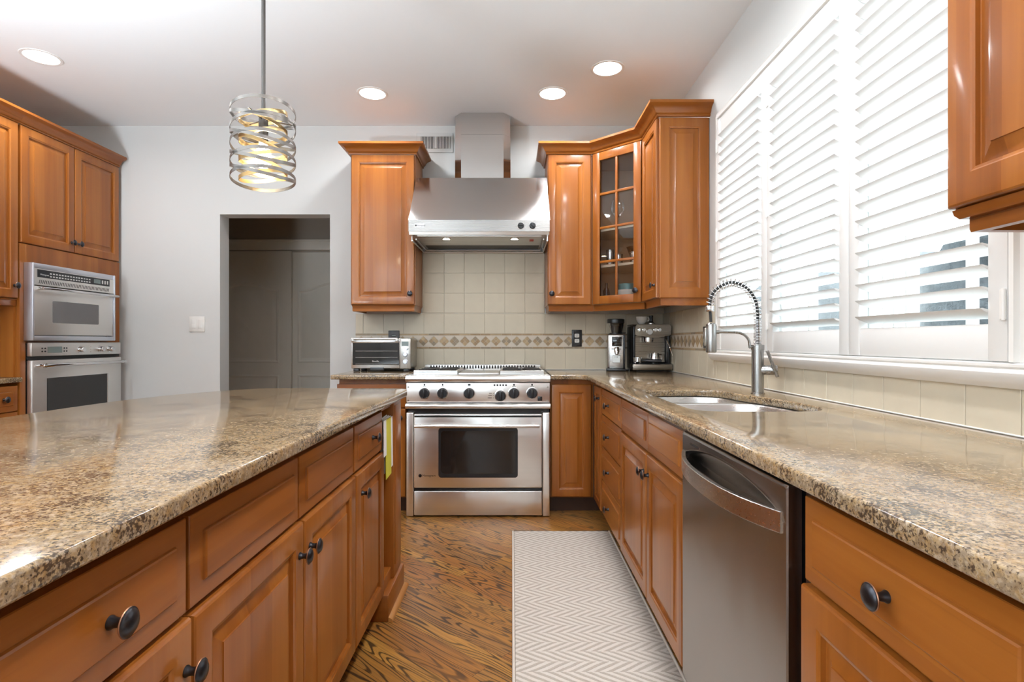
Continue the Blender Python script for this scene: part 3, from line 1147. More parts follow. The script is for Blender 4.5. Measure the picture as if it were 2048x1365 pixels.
def add_drawer(t, x0, z0, x1, z1, kn=None, y=0.0, name='drawer'):
    b = MB()
    drawer_panel(b, x0, z0, x1, z1, y)
    d = b.build(name, M['wood_h'], t, ang=20)
    for kx, kz in (kn or []):
        knob(d, kx, y + 0.0002, kz)
    return d


CT0, CT1 = 0.872, 0.902      # underside and top of the stone
DZ0, DZ1 = 0.690, 0.839      # top drawer
PZ0, PZ1 = 0.113, 0.680      # doors under it
G = 0.0025


def base_cabinet(label, loc, rz, w, depth=0.60, hollow=False, toe=True, group='stained base cabinets'):
    t = thing('base_cabinet', label, 'cabinet', loc, rz, group)
    b = MB()
    f = DT + 0.001
    if hollow:
        b.box((0.0005, f + 0.03, 0.105), (0.02, depth, CT0 - 0.0006))
        b.box((w - 0.02, f + 0.03, 0.105), (w - 0.0005, depth, CT0 - 0.0006))
        b.box((0.02, depth - 0.012, 0.105), (w - 0.02, depth, CT0 - 0.0006))
        b.box((0.02, f, 0.105), (w - 0.02, depth - 0.012, 0.125))
        b.box((0.0005, f, 0.105), (w - 0.0005, f + 0.008, 0.838))
    else:
        b.box((0.0005, f, 0.105), (w - 0.0005, depth, 0.838))
        b.box((0.0005, f + 0.045, 0.838), (w - 0.0005, depth, CT0 - 0.0006))
    b.build('carcass', M['wood_v'], t)
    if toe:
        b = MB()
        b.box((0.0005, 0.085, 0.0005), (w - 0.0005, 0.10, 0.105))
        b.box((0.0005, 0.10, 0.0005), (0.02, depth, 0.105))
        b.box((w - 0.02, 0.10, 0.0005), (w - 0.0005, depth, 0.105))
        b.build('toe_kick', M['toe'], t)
    return t


RX = 0.520       # door faces of the run under the window
R90 = -PI / 2
# --- run under the window, from the corner towards the camera
t = thing('corner_base_cabinet', 'corner base cabinet beside the right flank of the steel range', 'cabinet', (0.25, 3.54, 0))
b = MB()
b.box((0.2485, 3.561, 0.105), (1.135, 4.138, CT0 - 0.0006))
b.box((0.541, 3.232, 0.105), (1.135, 3.561, CT0 - 0.0006))
b.build('carcass', M['wood_v'], t, True)
b = MB()
b.box((0.2485, 3.625, 0.0005), (0.62, 3.64, 0.105))
b.box((0.605, 3.232, 0.0005), (0.62, 3.625, 0.105))
b.box((1.0, 3.232, 0.0005), (1.02, 4.1, 0.105))
b.build('toe_kick', M['toe'], t, True)
add_door(t, 0.003, PZ0, 0.262, DZ1)
dr = add_door(t, 0, PZ0, 0.250, DZ1, [(0.212, 0.775)], st=0.05)
dr.location = (RX - 0.25, 3.496 - 3.54, 0)
dr.rotation_euler = (0, 0, R90)
b = MB()      # the continuous hinge seen at the meeting edge
b.cyl((0.522, 3.512, 0.12), (0.522, 3.512, 0.84), 0.0032, seg=8)
b.build('hinge', M['bronze'], t, True)

t = base_cabinet('four-drawer base cabinet between the corner cabinet and the sink doors', (RX, 3.229, 0), R90, 0.578)
w = 0.578
for z0, z1 in ((0.695, DZ1), (0.506, 0.689), (0.311, 0.500), (PZ0, 0.305)):
    add_drawer(t, 0.004, z0, w - 0.004, z1, [(w * 0.46, (z0 + z1) / 2)])

t = base_cabinet('wide sink base cabinet with paired doors, directly under the double sink', (RX, 2.647, 0), R90, 0.962, hollow=True)
w = 0.962
h = 0.512
add_drawer(t, 0.004, DZ0, h - G, DZ1, name='false_front')
add_drawer(t, h + G, DZ0, w - 0.003, DZ1, name='false_front')
add_door(t, 0.004, PZ0, h - G, PZ1, [(h - 0.036, 0.605)])
add_door(t, h + G, PZ0, w - 0.003, PZ1, [(h + 0.036, 0.605)])

t = base_cabinet('base cabinet with one wide knobbed drawer, nearest side of the dishwasher', (RX, 0.995, 0), R90, 0.47)
add_drawer(t, 0.004, DZ0, 0.466, DZ1, [(0.232, 0.763)])
add_door(t, 0.0, PZ0, 0.466, PZ1, [(0.43, 0.605)], st=0.062)
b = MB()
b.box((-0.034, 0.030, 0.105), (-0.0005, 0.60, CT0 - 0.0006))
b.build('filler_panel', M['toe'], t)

# --- left of the range
t = base_cabinet('short base cabinet left of the range, under the toaster oven', (-1.133, 3.54, 0), 0, 0.452, 0.596)
add_drawer(t, 0.004, DZ0, 0.449, DZ1)
add_door(t, 0.004, PZ0, 0.449, PZ1, [(0.415, 0.625)])

# --- island
IX = -0.505
L90 = PI / 2
t = base_cabinet('island cabinet nearest the camera, with a knobbed drawer over one door', (IX, 0.486, 0), L90, 0.384, 0.60)
add_drawer(t, 0.004, DZ0, 0.380, DZ1, [(0.205, 0.764)])
add_door(t, 0.004, PZ0, 0.386, PZ1, [(0.366, 0.606)])
t = base_cabinet('middle island cabinet with two doors under two knobless drawer fronts', (IX, 0.872, 0), L90, 0.914, 0.60)
add_drawer(t, 0.003, DZ0, 0.446, DZ1)
add_drawer(t, 0.454, DZ0, 0.906, DZ1)
add_door(t, 0.004, PZ0, 0.464, PZ1, [(0.436, 0.606)])
add_door(t, 0.470, PZ0, 0.908, PZ1, [(0.502, 0.606)])
t = base_cabinet('island end cabinet with a narrow drawer, holding the yellow booklet', (IX, 1.788, 0), L90, 0.388, 0.60)
add_drawer(t, 0.003, DZ0, 0.384, DZ1, [(0.205, 0.768)])
add_door(t, 0.003, PZ0, 0.388, PZ1, [(0.062, 0.606)])
b = MB()     # end column with a recessed slot and a corner post
b.box((0.389, 0.075, 0.0005), (0.700, 0.60, CT0 - 0.0006))
b.build('end_panel', M['wood_v'], t)
b = MB()
b.box((0.552, -0.002, 0.107), (0.700, 0.075, CT0 - 0.0006), 0.004)
b.box((0.568, -0.006, 0.16), (0.684, 0.0, CT0 - 0.03), 0.003)
b.box((0.389, 0.012, 0.838), (0.552, 0.075, CT0 - 0.0006), 0.002, 1)
b.box((0.389, 0.010, 0.107), (0.552, 0.075, 0.158), 0.003, 1)
b.build('corner_post', M['wood_v'], t)
b = MB()
b.box((0.395, -0.014, 0.0005), (0.714, 0.075, 0.107), 0.004)
b.box((0.700, 0.075, 0.0005), (0.714, 0.60, 0.107), 0.004)
b.build('base_moulding', M['wood_h'], t)
b = MB()
q = [(0, 0.0005), (-0.018, 0.0005), (-0.0172, 0.006), (-0.014, 0.012), (-0.009, 0.0155), (-0.004, 0.018), (0, 0.0185)]
r0 = b.ring([(0.396, -0.014 + o, z) for o, z in q])
r1 = b.ring([(0.714 - min(o, 0) * 1.0, -0.014 + o, z) for o, z in q])
r2 = b.ring([(0.714 - min(o, 0) * 1.0, 0.58, z) for o, z in q])
b.bridge(r0, r1)
b.bridge(r1, r2)
b.face(r0)
b.face(r2)
b.build('shoe_moulding', M['oakshoe'], t)

# booklet tucked in the slot of the island end
t = thing('booklet', 'white and yellow-green booklet hanging in the slot at the island end', 'booklet', (-0.52, 2.25, 0.57))
ro = Matrix.Rotation(math.radians(2.5), 3, 'X')
b = MB()
for k in range(4):
    b.box((-0.5285 + 0.0062 * k, 2.200 + 0.006 * k, 0.575 + 0.004 * k), (-0.5245 + 0.0062 * k, 2.31 + 0.006 * k, 0.806 - 0.003 * k), rot=ro, piv=(-0.52, 2.25, 0.8))
b.build('pages', M['paper'], t, True)
b = MB()
b.box((-0.5045, 2.188, 0.566), (-0.5022, 2.280, 0.803), rot=ro, piv=(-0.52, 2.25, 0.8))
b.build('cover', M['yellow'], t, True)
b = MB()
b.box((-0.5035, 2.150, 0.665), (-0.5010, 2.192, 0.808), rot=ro, piv=(-0.52, 2.25, 0.8))
b.build('spine', M['paper'], t, True)

# ------------------------------------------------------------------ worktops
b = MB()
arc = [(0.405 + 0.0685 * math.sin(a), 3.4315 + 0.0685 * math.cos(a)) for a in [i * PI / 16 for i in range(9)]]
outer = [(0.2475, 3.50)] + arc + [(0.4735, -0.4), (XT - 0.001, -0.4), (XT - 0.001, YT - 0.001), (0.2475, YT - 0.001)]
hole = catmull([(0.62, 2.405), (0.73, 2.428), (0.845, 2.425), (0.905, 2.35), (0.922, 2.24), (0.952, 2.14), (0.985, 2.03), (1.002, 1.90), (1.0, 1.79), (0.962, 1.72),
                (0.90, 1.692), (0.74, 1.688), (0.62, 1.695), (0.575, 1.745), (0.565, 1.90), (0.565, 2.15), (0.570, 2.34)], 5)
ar = sum(hole[i - 1][0] * hole[i][1] - hole[i][0] * hole[i - 1][1] for i in range(len(hole)))
hole_cw = hole if ar < 0 else hole[::-1]
b.slab(outer, [hole_cw], CT0, CT1)
tag(b.build('countertop', M['granite']), 'long speckled granite worktop with the sink cut into it', 'countertop')
b = MB()
b.slab([(-1.155, 3.50), (-0.6795, 3.50), (-0.6795, YT - 0.001), (-1.155, YT - 0.001)], [], CT0, CT1)
tag(b.build('countertop', M['granite']), 'short granite worktop carrying the toaster oven', 'countertop')
b = MB()
isl = [(-0.464, -0.5), (-0.464, 2.43), (-0.472, 2.475), (-0.495, 2.503), (-0.53, 2.513), (-0.80, 2.517), (-1.06, 2.517)]
isl += catmull([(-1.06, 2.517), (-1.15, 2.500), (-1.25, 2.40), (-1.335, 2.26), (-1.395, 2.11), (-1.426, 1.97), (-1.440, 1.75), (-1.441, 1.5)], 4, False)[1:]
isl += [(-1.441, -0.5)]
b.slab(isl, [], CT0, CT1)
tag(b.build('countertop', M['granite']), 'broad granite island worktop with a curved far corner', 'countertop')

# ------------------------------------------------------------------ wall cabinets
UZ0, UZ1 = 1.372, 2.417
CROWN = [(0.0, 2.4195), (0.010, 2.4195), (0.013, 2.426), (0.010, 2.432), (0.018, 2.436), (0.022, 2.440), (0.026, 2.450), (0.036, 2.463), (0.050, 2.470),
         (0.060, 2.474), (0.066, 2.478), (0.066, 2.492), (0.0, 2.492)]
UY = 3.830       # door faces on the range wall
UXR = 0.838      # door faces on the window wall


def rail_box(b, path, side=1):
    b.sweep([(-0.030, 1.326), (-0.010, 1.326), (-0.0085, 1.332), (-0.0085, 1.356), (-0.004, 1.3695), (-0.030, 1.3695)], path, 0, side)


t = thing('wall_cabinet', 'single-door hanging cabinet left of the range hood', 'cabinet', (-1.128, UY, 1.326))
b = MB()
b.box((-1.128, UY + 0.021, 1.37), (-0.676, YW - 0.0005, 2.4195), 0.001, 1)
b.build('carcass', M['wood_v'], t, True)
d = add_door(t, 0.008, UZ0 - 1.326, 0.446, UZ1 - 1.326, [(0.420, 1.447 - 1.326)])
b = MB()
rail_box(b, [(-1.128, YW - 0.001), (-1.128, UY + 0.021), (-0.676, UY + 0.021), (-0.676, YW - 0.001)], side=1)
b.build('light_rail', M['wood_h'], t, True)
b = MB()
b.sweep(CROWN, [(-1.128, YW - 0.001), (-1.128, UY + 0.012), (-0.676, UY + 0.012), (-0.676, YW - 0.001)], 0, 1)
b.build('crown_moulding', M['wood_h'], t, True)

# corner group right of the hood
PA, PB = (0.556, UY), (UXR, 3.555)
YE = 3.190
t = thing('wall_cabinet', 'narrow hanging cabinet between the hood and the glass-doored corner cabinet', 'cabinet', (0.2485, UY, 1.326))
b = MB()
b.box((0.2485, UY + 0.021, 1.37), (0.562, YW - 0.0005, 2.4195), 0.001, 1)
b.build('carcass', M['wood_v'], t, True)
add_door(t, 0.003, UZ0 - 1.326, 0.302, UZ1 - 1.326, [(0.028, 1.447 - 1.326)])
b = MB()
rail_box(b, [(0.2485, YW - 0.012), (0.2485, UY + 0.021), (0.5745, UY + 0.021)], side=1)
b.build('light_rail', M['wood_h'], t, True)

dx, dy = PB[0] - PA[0], PB[1] - PA[1]
dl = math.hypot(dx, dy)
drz = math.atan2(dy, dx)
ux, uy = dx / dl, dy / dl
nx_, ny_ = -uy, ux                      # into the corner (depth direction)
if ny_ < 0:
    nx_, ny_ = -nx_, -ny_
cp = lambda u, d: (PA[0] + ux * u + nx_ * d, PA[1] + uy * u + ny_ * d)
t = thing('corner_wall_cabinet', 'diagonal corner hanging cabinet with an eight-pane glass door', 'cabinet', (PA[0], PA[1], 1.326), drz)
f = 0.021
q0, q1 = cp(0.012, f), cp(dl - 0.012, f)
foot = [q0, q1, (UXR + f, PB[1] + 0.0005), (XR - 0.0115, PB[1] + 0.0005), (XR - 0.0115, YW - 0.0115), (0.5625, YW - 0.0115), (0.5625, UY + f)]
foot = [q0, q1, (UXR + 0.024, PB[1] + 0.001), (XR - 0.001, PB[1] + 0.001), (XR - 0.001, YW - 0.001), (0.563, YW - 0.001), (0.563, UY + 0.024)]
b = MB()
for z0, z1 in ((1.37, 1.388), (2.40, 2.4195)):
    b.prism([(x, y, z0) for x, y in foot], (0, 0, z1 - z0))
b.box((XR - 0.012, PB[1] + 0.001, 1.388), (XR - 0.001, YW - 0.001, 2.40))
b.box((0.563, YW - 0.012, 1.388), (XR - 0.012, YW - 0.001, 2.40))
b.box((0.563, UY + 0.024, 1.388), (0.575, YW - 0.012, 2.40))
b.box((UXR + 0.024, PB[1] + 0.001, 1.388), (XR - 0.012, PB[1] + 0.013, 2.40))
b.build('carcass', M['wood_in'], t, True)
b = MB()
for z in (1.630, 1.880):
    pts = [cp(0.03, f + 0.03), cp(dl - 0.03, f + 0.03), (UXR + 0.05, PB[1] + 0.014), (XR - 0.013, PB[1] + 0.014), (XR - 0.013, YW - 0.013), (0.576, YW - 0.013), (0.576, UY + 0.05)]
    b.prism([(x, y, z) for x, y in pts], (0, 0, 0.016))
b.build('shelf', M['shelf'], t, True)
b = MB()      # frame with bars, built flat in the cabinet's own axes
zz0, zz1 = UZ0 - 1.326, UZ1 - 1.326
x0, x1, st = 0.006, dl - 0.006, 0.056
b.box((x0, 0, zz0), (x0 + st, DT, zz1), 0.003)
b.box((x1 - st, 0, zz0), (x1, DT, zz1), 0.003)
b.box((x0 + st, 0.0004, zz0), (x1 - st, DT, zz0 + st), 0.003)
b.box((x0 + st, 0.0004, zz1 - st), (x1 - st, DT, zz1), 0.003)
xm = (x0 + x1) / 2
b.box((xm - 0.009, 0.003, zz0 + st), (xm + 0.009, DT - 0.004, zz1 - st), 0.004)
for k in (1, 2, 3):
    zz = zz0 + st + (zz1 - zz0 - 2 * st) * k / 4
    b.box((x0 + st, 0.0025, zz - 0.009), (x1 - st, DT - 0.0035, zz + 0.009), 0.004)
d = b.build('door', M['wood_v'], t)
b = MB()
b.box((x0 + st - 0.004, DT - 0.0035, zz0 + st - 0.004), (x1 - st + 0.004, DT - 0.0005, zz1 - st + 0.004))
b.build('pane', M['glass'], d)
knob(d, x1 - 0.030, 0.0, 1.447 - 1.326)
b = MB()
rail_box(b, [cp(-0.002, f), cp(dl + 0.004, f)], side=1)
b.build('light_rail', M['wood_h'], t, True)

t = thing('wall_cabinet', 'hanging cabinet on the window wall with a panelled side, beside the shutters', 'cabinet', (UXR, PB[1], 1.326), R90)
b = MB()
b.box((UXR + 0.021, YE + 0.021, 1.37), (XR - 0.0005, PB[1] + 0.0005, 2.4195), 0.001, 1)
b.build('carcass', M['wood_v'], t, True)
wd = PB[1] - YE
d = add_door(t, 0.004, UZ0 - 1.326, wd - 0.018, UZ1 - 1.326, [(wd - 0.046, 1.447 - 1.326)])
b = MB()
door_panel(b, UXR + 0.020, UZ0 - 0.004, XR - 0.002, UZ1 + 0.001, 0.062, YE, 0.0205)
b.build('side_panel', M['wood_v'], t, True, ang=20)
b = MB()
rail_box(b, [(UXR + f, PB[1]), (UXR + f, YE + 0.012), (XR - 0.001, YE + 0.012)], side=1)
b.build('light_rail', M['wood_h'], t, True)

b = MB()
cpth = [(0.2485, YW - 0.001), (0.2485, UY + 0.012), (PA[0] + 0.005, PA[1] + 0.012), (PB[0] + 0.012, PB[1] + 0.005), (UXR + 0.012, YE), (XR - 0.001, YE)]
b.sweep([(o, h + 0.0005) for o, h in CROWN[:-1]] + [(-0.004, 2.4925), (-0.004, 2.42)], cpth, 0, 1)
tag(b.build('crown_moulding', M['wood_h']), 'angled crown moulding running across the tops of the corner hanging cabinets', 'moulding')

t = thing('wall_cabinet', 'hanging cabinet in the upper right foreground, in front of the shutters', 'cabinet', (UXR, 1.066, 1.326), R90)
b = MB()
b.box((UXR + 0.021, 0.20, 1.37), (XR - 0.001, 1.066, 2.4195), 0.001, 1)
b.build('carcass', M['wood_v'], t, True)
add_door(t, 0.003, UZ0 - 1.326, 0.431, UZ1 - 1.326, [(0.40, 1.447 - 1.326)], st=0.064)
add_door(t, 0.436, UZ0 - 1.326, 0.863, UZ1 - 1.326, [(0.465, 1.447 - 1.326)], st=0.064)
b = MB()
rail_box(b, [(XR - 0.001, 1.062), (UXR + 0.030, 1.062), (UXR + 0.030, 0.20)], side=1)
b.sweep([(-0.02, 1.352), (-0.002, 1.352), (0.004, 1.36), (0.006, 1.3695), (-0.02, 1.3695)], [(XR - 0.001, 1.060), (UXR + 0.021, 1.060), (UXR + 0.021, 0.20)], 0, 1)
b.build('light_rail', M['wood_h'], t, True)
b = MB()
b.sweep(CROWN, [(XR - 0.001, 1.066), (UXR + 0.012, 1.066), (UXR + 0.012, 0.20)], 0, 1)
b.build('crown_moulding', M['wood_h'], t, True)

# ------------------------------------------------------------------ tall oven cabinet and the hutch beside it
TX = -2.940
TY0, TY1 = 3.287, 4.122
tw = TY1 - TY0
t = thing('oven_cabinet', 'tall oven cabinet against the left wall, framing both built-in ovens', 'cabinet', (TX, TY0, 0), L90)
b = MB()
f = DT + 0.001
b.box((0, f, 0.10), (0.019, 0.640, 2.4195))
b.box((tw - 0.019, f, 0.10), (tw, 0.640, 2.4195))
b.box((0.019, 0.628, 0.10), (tw - 0.019, 0.640, 2.4195))
b.box((0.019, f, 1.70), (tw - 0.019, 0.628, 2.4195))
b.box((0.019, f, 0.10), (tw - 0.019, 0.628, 0.385))
b.box((0.019, 0.04, 1.112), (tw - 0.019, 0.60, 1.118))
b.box((0.0, 0.002, 0.385), (0.040, f, 1.7045), 0.001, 1)
b.box((tw - 0.040, 0.002, 0.385), (tw, f, 1.7045), 0.001, 1)
b.box((0.040, 0.002, 1.592), (tw - 0.040, f, 1.7045), 0.001, 1)
b.box((0.040, 0.002, 1.109), (tw - 0.040, f, 1.1185))
b.build('carcass', M['wood_v'], t)
add_door(t, 0.008, 1.711, 0.412, UZ1, [(0.385, 1.775)])
add_door(t, 0.417, 1.711, tw - 0.004, UZ1, [(0.445, 1.775)])
add_drawer(t, 0.006, PZ0, tw - 0.006, 0.372, [(0.25, 0.24), (0.58, 0.24)])
b = MB()
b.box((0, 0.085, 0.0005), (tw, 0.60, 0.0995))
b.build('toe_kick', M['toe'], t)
b = MB()
b.sweep(CROWN, [(TX - 0.012, TY0 + 0.0005), (TX - 0.012, TY1)], 0, 1)
b.build('crown_moulding', M['wood_h'], t, True)

HY0 = 2.48
hw = TY0 - HY0 - 0.001
t = thing('wall_cabinet', 'deep hanging cabinet at the far left, over the open nook', 'cabinet', (TX, HY0, 1.326), L90)
b = MB()
b.box((0, f, 1.37 - 1.326), (hw, 0.655, 2.4195 - 1.326), 0.001, 1)
b.build('carcass', M['wood_v'], t)
add_door(t, 0.006, UZ0 - 1.326, hw / 2 - G, UZ1 - 1.326, [(hw / 2 - 0.03, 0.121)])
add_door(t, hw / 2 + G, UZ0 - 1.326, hw - 0.008, UZ1 - 1.326, [(hw - 0.036, 0.121)])
b = MB()
b.box((0, f, 0), (hw, f + 0.02, 0.0435), 0.003)
b.box((0, f - 0.006, 0.034), (hw, f, 0.0435), 0.002, 1)
b.build('light_rail', M['wood_h'], t)
b = MB()
b.sweep(CROWN, [(TX - 0.012, HY0), (TX - 0.012, TY0 - 0.0005)], 0, 1)
b.build('crown_moulding', M['wood_h'], t, True)
b = MB()
b.box((0.0, 0.63, CT1 + 0.001 - 1.326), (hw, 0.655, 0.0435))
b.box((hw - 0.012, f + 0.008, CT1 + 0.001 - 1.326), (hw, 0.63, 0.0))
b.build('nook_panel', M['wood_v'], t)
t = base_cabinet('drawer base cabinet at the far left under the small granite ledge', (TX, HY0, 0), L90, hw, 0.65)
hh = hw / 2
for xa, xb in ((0.004, hh - G), (hh + G, hw - 0.006)):
    add_drawer(t, xa, 0.702, xb, 0.852, [((xa + xb) / 2 + (0.10 if xa > 0.1 else 0), 0.777)])
    add_drawer(t, xa, 0.415, xb, 0.696, [((xa + xb) / 2, 0.56)])
    add_drawer(t, xa, PZ0, xb, 0.409, [((xa + xb) / 2, 0.26)])
b = MB()
b.slab([(-3.592, HY0), (-2.925, HY0), (-2.925, TY0 - 0.001), (-3.592, TY0 - 0.001)], [], CT0, CT1)
tag(b.build('countertop', M['granite']), 'small granite ledge in the nook left of the wall ovens', 'countertop')

# ------------------------------------------------------------------ range
def knob_black(name, parent, c, ax, r, mat=None, ridge=True, rot=0.0, seg=28, depth=0.024):
    """round control knob with a raised grip bar, axis ax, centre of the base c (world)"""
    b = MB()
    c, ax = Vector(c), Vector(ax).normalized()
    b.lathe([(r * 1.0, 0.0), (r * 1.0, depth * 0.18), (r * 0.92, depth * 0.25), (r * 0.88, depth * 0.62), (r * 0.82, depth * 0.70)], c, ax, seg)
    if ridge:
        u, v, w = b.frame(ax)
        p = c + ax * depth * 0.66
        mt = Matrix((u, v, w)).transposed().to_4x4()
        mt.translation = p
        mt = mt @ Matrix.Rotation(rot, 4, 'Z')
        r_ = bmesh.ops.create_cube(b.bm, size=1.0, matrix=mt @ Matrix.Translation((0, 0, depth * 0.17)) @ Matrix.Diagonal((r * 0.42, r * 1.72, depth * 0.38, 1)))
        es = list({e for vv in r_['verts'] for e in vv.link_edges})
        bmesh.ops.bevel(b.bm, geom=es, offset=r * 0.1, segments=2, profile=0.5, affect='EDGES')
    return b.build(name, mat or M['black'], parent, True, ang=40)


def rrect(b, x0, z0, x1, z1, r, y0, y1, n=5):
    """rounded rectangle plate in xz, from y0 (back) to y1 (front)"""
    pts = []
    for cx, cz, a0 in ((x1 - r, z0 + r, -PI / 2), (x1 - r, z1 - r, 0), (x0 + r, z1 - r, PI / 2), (x0 + r, z0 + r, PI)):
        for k in range(n + 1):
            a = a0 + k * PI / 2 / n
            pts.append((cx + r * math.cos(a), y0, cz + r * math.sin(a)))
    b.prism(pts, (0, y1 - y0, 0))
    return b


XA, XB = -0.672, 0.2405
XM = (XA + XB) / 2
YF = 3.490
t = thing('range', 'wide stainless steel gas range with six black front knobs, under the hood', 'stove', (XM, YF, 0))
b = MB()
b.box((XA + 0.004, YF + 0.045, 0.055), (XB - 0.004, 4.128, 0.888))
b.box((XA + 0.05, YF + 0.02, 0.16), (XB - 0.05, YF + 0.05, 0.69))
b.build('body', M['black'], t, True)
for x0, x1 in ((XA, XA + 0.047), (XB - 0.047, XB)):
    b = MB()
    b.box((x0, YF, 0.004), (x1, YF + 0.075, 0.664), 0.006, 3)
    b.build('side_post', M['steel_range'], t, True)
b = MB()
b.box((XA, YF + 0.004, 0.727), (XB, YF + 0.045, 0.852), 0.003)
cpn = b.build('control_panel', M['steel_range'], t, True)
b = MB()   # rolled edges above and below the panel
def rolled(z0, z1, ya, yb):
    h = (z1 - z0) / 2
    pr = [(yb, z0)] + [(ya + h - h * math.sin(k * PI / 10), (z0 + z1) / 2 - h * math.cos(k * PI / 10)) for k in range(11)] + [(yb, z1)]
    r0 = b.ring([(XA - 0.001, y, z) for y, z in pr])
    r1 = b.ring([(XB + 0.001, y, z) for y, z in pr])
    b.bridge(r0, r1)
    b.face(r0)
    b.face(r1)
rolled(0.857, 0.899, YF - 0.022, YF + 0.06)
b.build('front_rail', M['steel_range'], t, True, ang=50)
b = MB()
rolled(0.689, 0.722, YF - 0.026, YF + 0.05)
b.build('towel_rail', M['steel_range'], t, True, ang=50)
b = MB()
b.box((XA + 0.002, YF + 0.03, 0.888), (XB - 0.002, 4.13, 0.9005), 0.002, 1)
b.box((XA + 0.03, 4.055, 0.9005), (XB - 0.03, 4.13, 0.944), 0.004)
b.mi = 1
for k in range(38):
    x = XA + 0.075 + k * (XB - XA - 0.15) / 37
    b.box((x - 0.0055, 4.052, 0.915), (x + 0.0055, 4.08, 0.9385))
    if 13 < k < 25:
        b.box((x - 0.0055, 3.92, 0.900), (x + 0.0055, 3.99, 0.9012))
b.build('cooktop', [M['steel'], M['darkgap']], t, True)

for gx0, gx1 in ((-0.637, -0.352), (-0.078, 0.207)):
    b = MB()
    gy0, gy1 = 3.555, 4.02
    for a, c in (((gx0, gy0, 0.9008), (gx1, gy0 + 0.014, 0.927)), ((gx0, gy1 - 0.014, 0.9008), (gx1, gy1, 0.927)),
                 ((gx0, gy0 + 0.014, 0.9008), (gx0 + 0.014, gy1 - 0.014, 0.927)), ((gx1 - 0.014, gy0 + 0.014, 0.9008), (gx1, gy1 - 0.014, 0.927))):
        b.box(a, c, 0.002, 1)
    g = b.build('grate_frame', M['steel'], t, True)
    b = MB()
    cx = (gx0 + gx1) / 2
    cyy = (gy0 + gy1) / 2
    b.box((gx0 + 0.014, cyy - 0.006, 0.914), (gx1 - 0.014, cyy + 0.006, 0.930), 0.002, 1)
    for cy in ((gy0 + cyy) / 2, (gy1 + cyy) / 2):
        for dx_, dy_ in ((1, 0), (-1, 0), (0, 1), (0, -1), (0.7, 0.7), (-0.7, 0.7), (0.7, -0.7), (-0.7, -0.7)):
            e = 0.128 if dy_ == 0 else (0.105 if dx_ == 0 else 0.145)
            b.tube([(cx + dx_ * 0.034, cy + dy_ * 0.034, 0.925), (cx + dx_ * e, cy + dy_ * min(e, 0.145), 0.925)], 0.0055, 6)
        b.lathe([(0.036, 0.902), (0.036, 0.910), (0.028, 0.914), (0.0, 0.915)], (cx, cy, 0), (0, 0, 1), 20)
    b.build('burner_grate', M['iron'], g, True)
b = MB()
b.box((-0.346, 3.556, 0.9008), (-0.084, 3.905, 0.912), 0.003)
gr = b.build('griddle_cover', M['steel'], t, True)
b = MB()
b.tube(catmull([(-0.248, 3.575, 0.912), (-0.247, 3.570, 0.930), (-0.238, 3.568, 0.937), (-0.19, 3.568, 0.937), (-0.182, 3.570, 0.930), (-0.181, 3.575, 0.912)], 4, False), 0.0028, 8)
b.build('handle', M['chrome'], gr, True)

KZ = 0.786
for kx, kz, r in ((-0.556, KZ, 0), (-0.441, KZ, 0), (-0.272, KZ, 0), (-0.073, 0.770, 0), (0.0125, KZ, 0), (0.1275, KZ, 0)):
    b = MB()
    b.lathe([(0.0385, 0.0), (0.0385, 0.003), (0.036, 0.004)], (kx, YF + 0.004, kz), (0, -1, 0), 28)
    k = knob_black('control_knob', cpn, (kx, YF + 0.0005, kz), (0, -1, 0), 0.0335, depth=0.034)
    b.build('knob_ring', M['steel'], k, True)
b = MB()
for k in range(5):
    b.lathe([(0.0058, 0), (0.0058, 0.0015)], (-0.111 + 0.0183 * k, YF + 0.004, 0.8375), (0, -1, 0), 14)
b.build('indicator_light', M['black'], cpn, True)
b = MB()
b.box((0.163, YF - 0.002, 0.738), (0.192, YF + 0.004, 0.766), 0.003)
b.build('rocker_switch', M['black'], cpn, True)
b = MB()
for x in (XA + 0.013, XB - 0.013):
    for z in (0.740, 0.825):
        b.lathe([(0.0055, 0), (0.005, 0.0025)], (x, YF + 0.004, z), (0, -1, 0), 12)
b.build('screw', M['steel_v'], cpn, True)
b = MB()
for kx, w_ in ((-0.556, 0.010), (-0.441, 0.010), (-0.272, 0.018), (0.0125, 0.010), (0.1275, 0.010)):
    b.box((kx - w_ / 2, YF + 0.0036, 0.834), (kx + w_ / 2, YF + 0.0044, 0.846))
    b.box((kx - 0.011, YF + 0.0036, 0.8265), (kx + 0.011, YF + 0.0044, 0.8295))
for k, z in enumerate((0.786, 0.771, 0.756)):
    b.box((-0.146 - 0.004 * k, YF + 0.0036, z - 0.0018), (-0.128, YF + 0.0044, z + 0.0018))
    b.lathe([(0.0022, 0), (0.0022, 0.0006)], (-0.119, YF + 0.004, z), (0, -1, 0), 8)
b.build('panel_marking', M['black'], cpn, True)

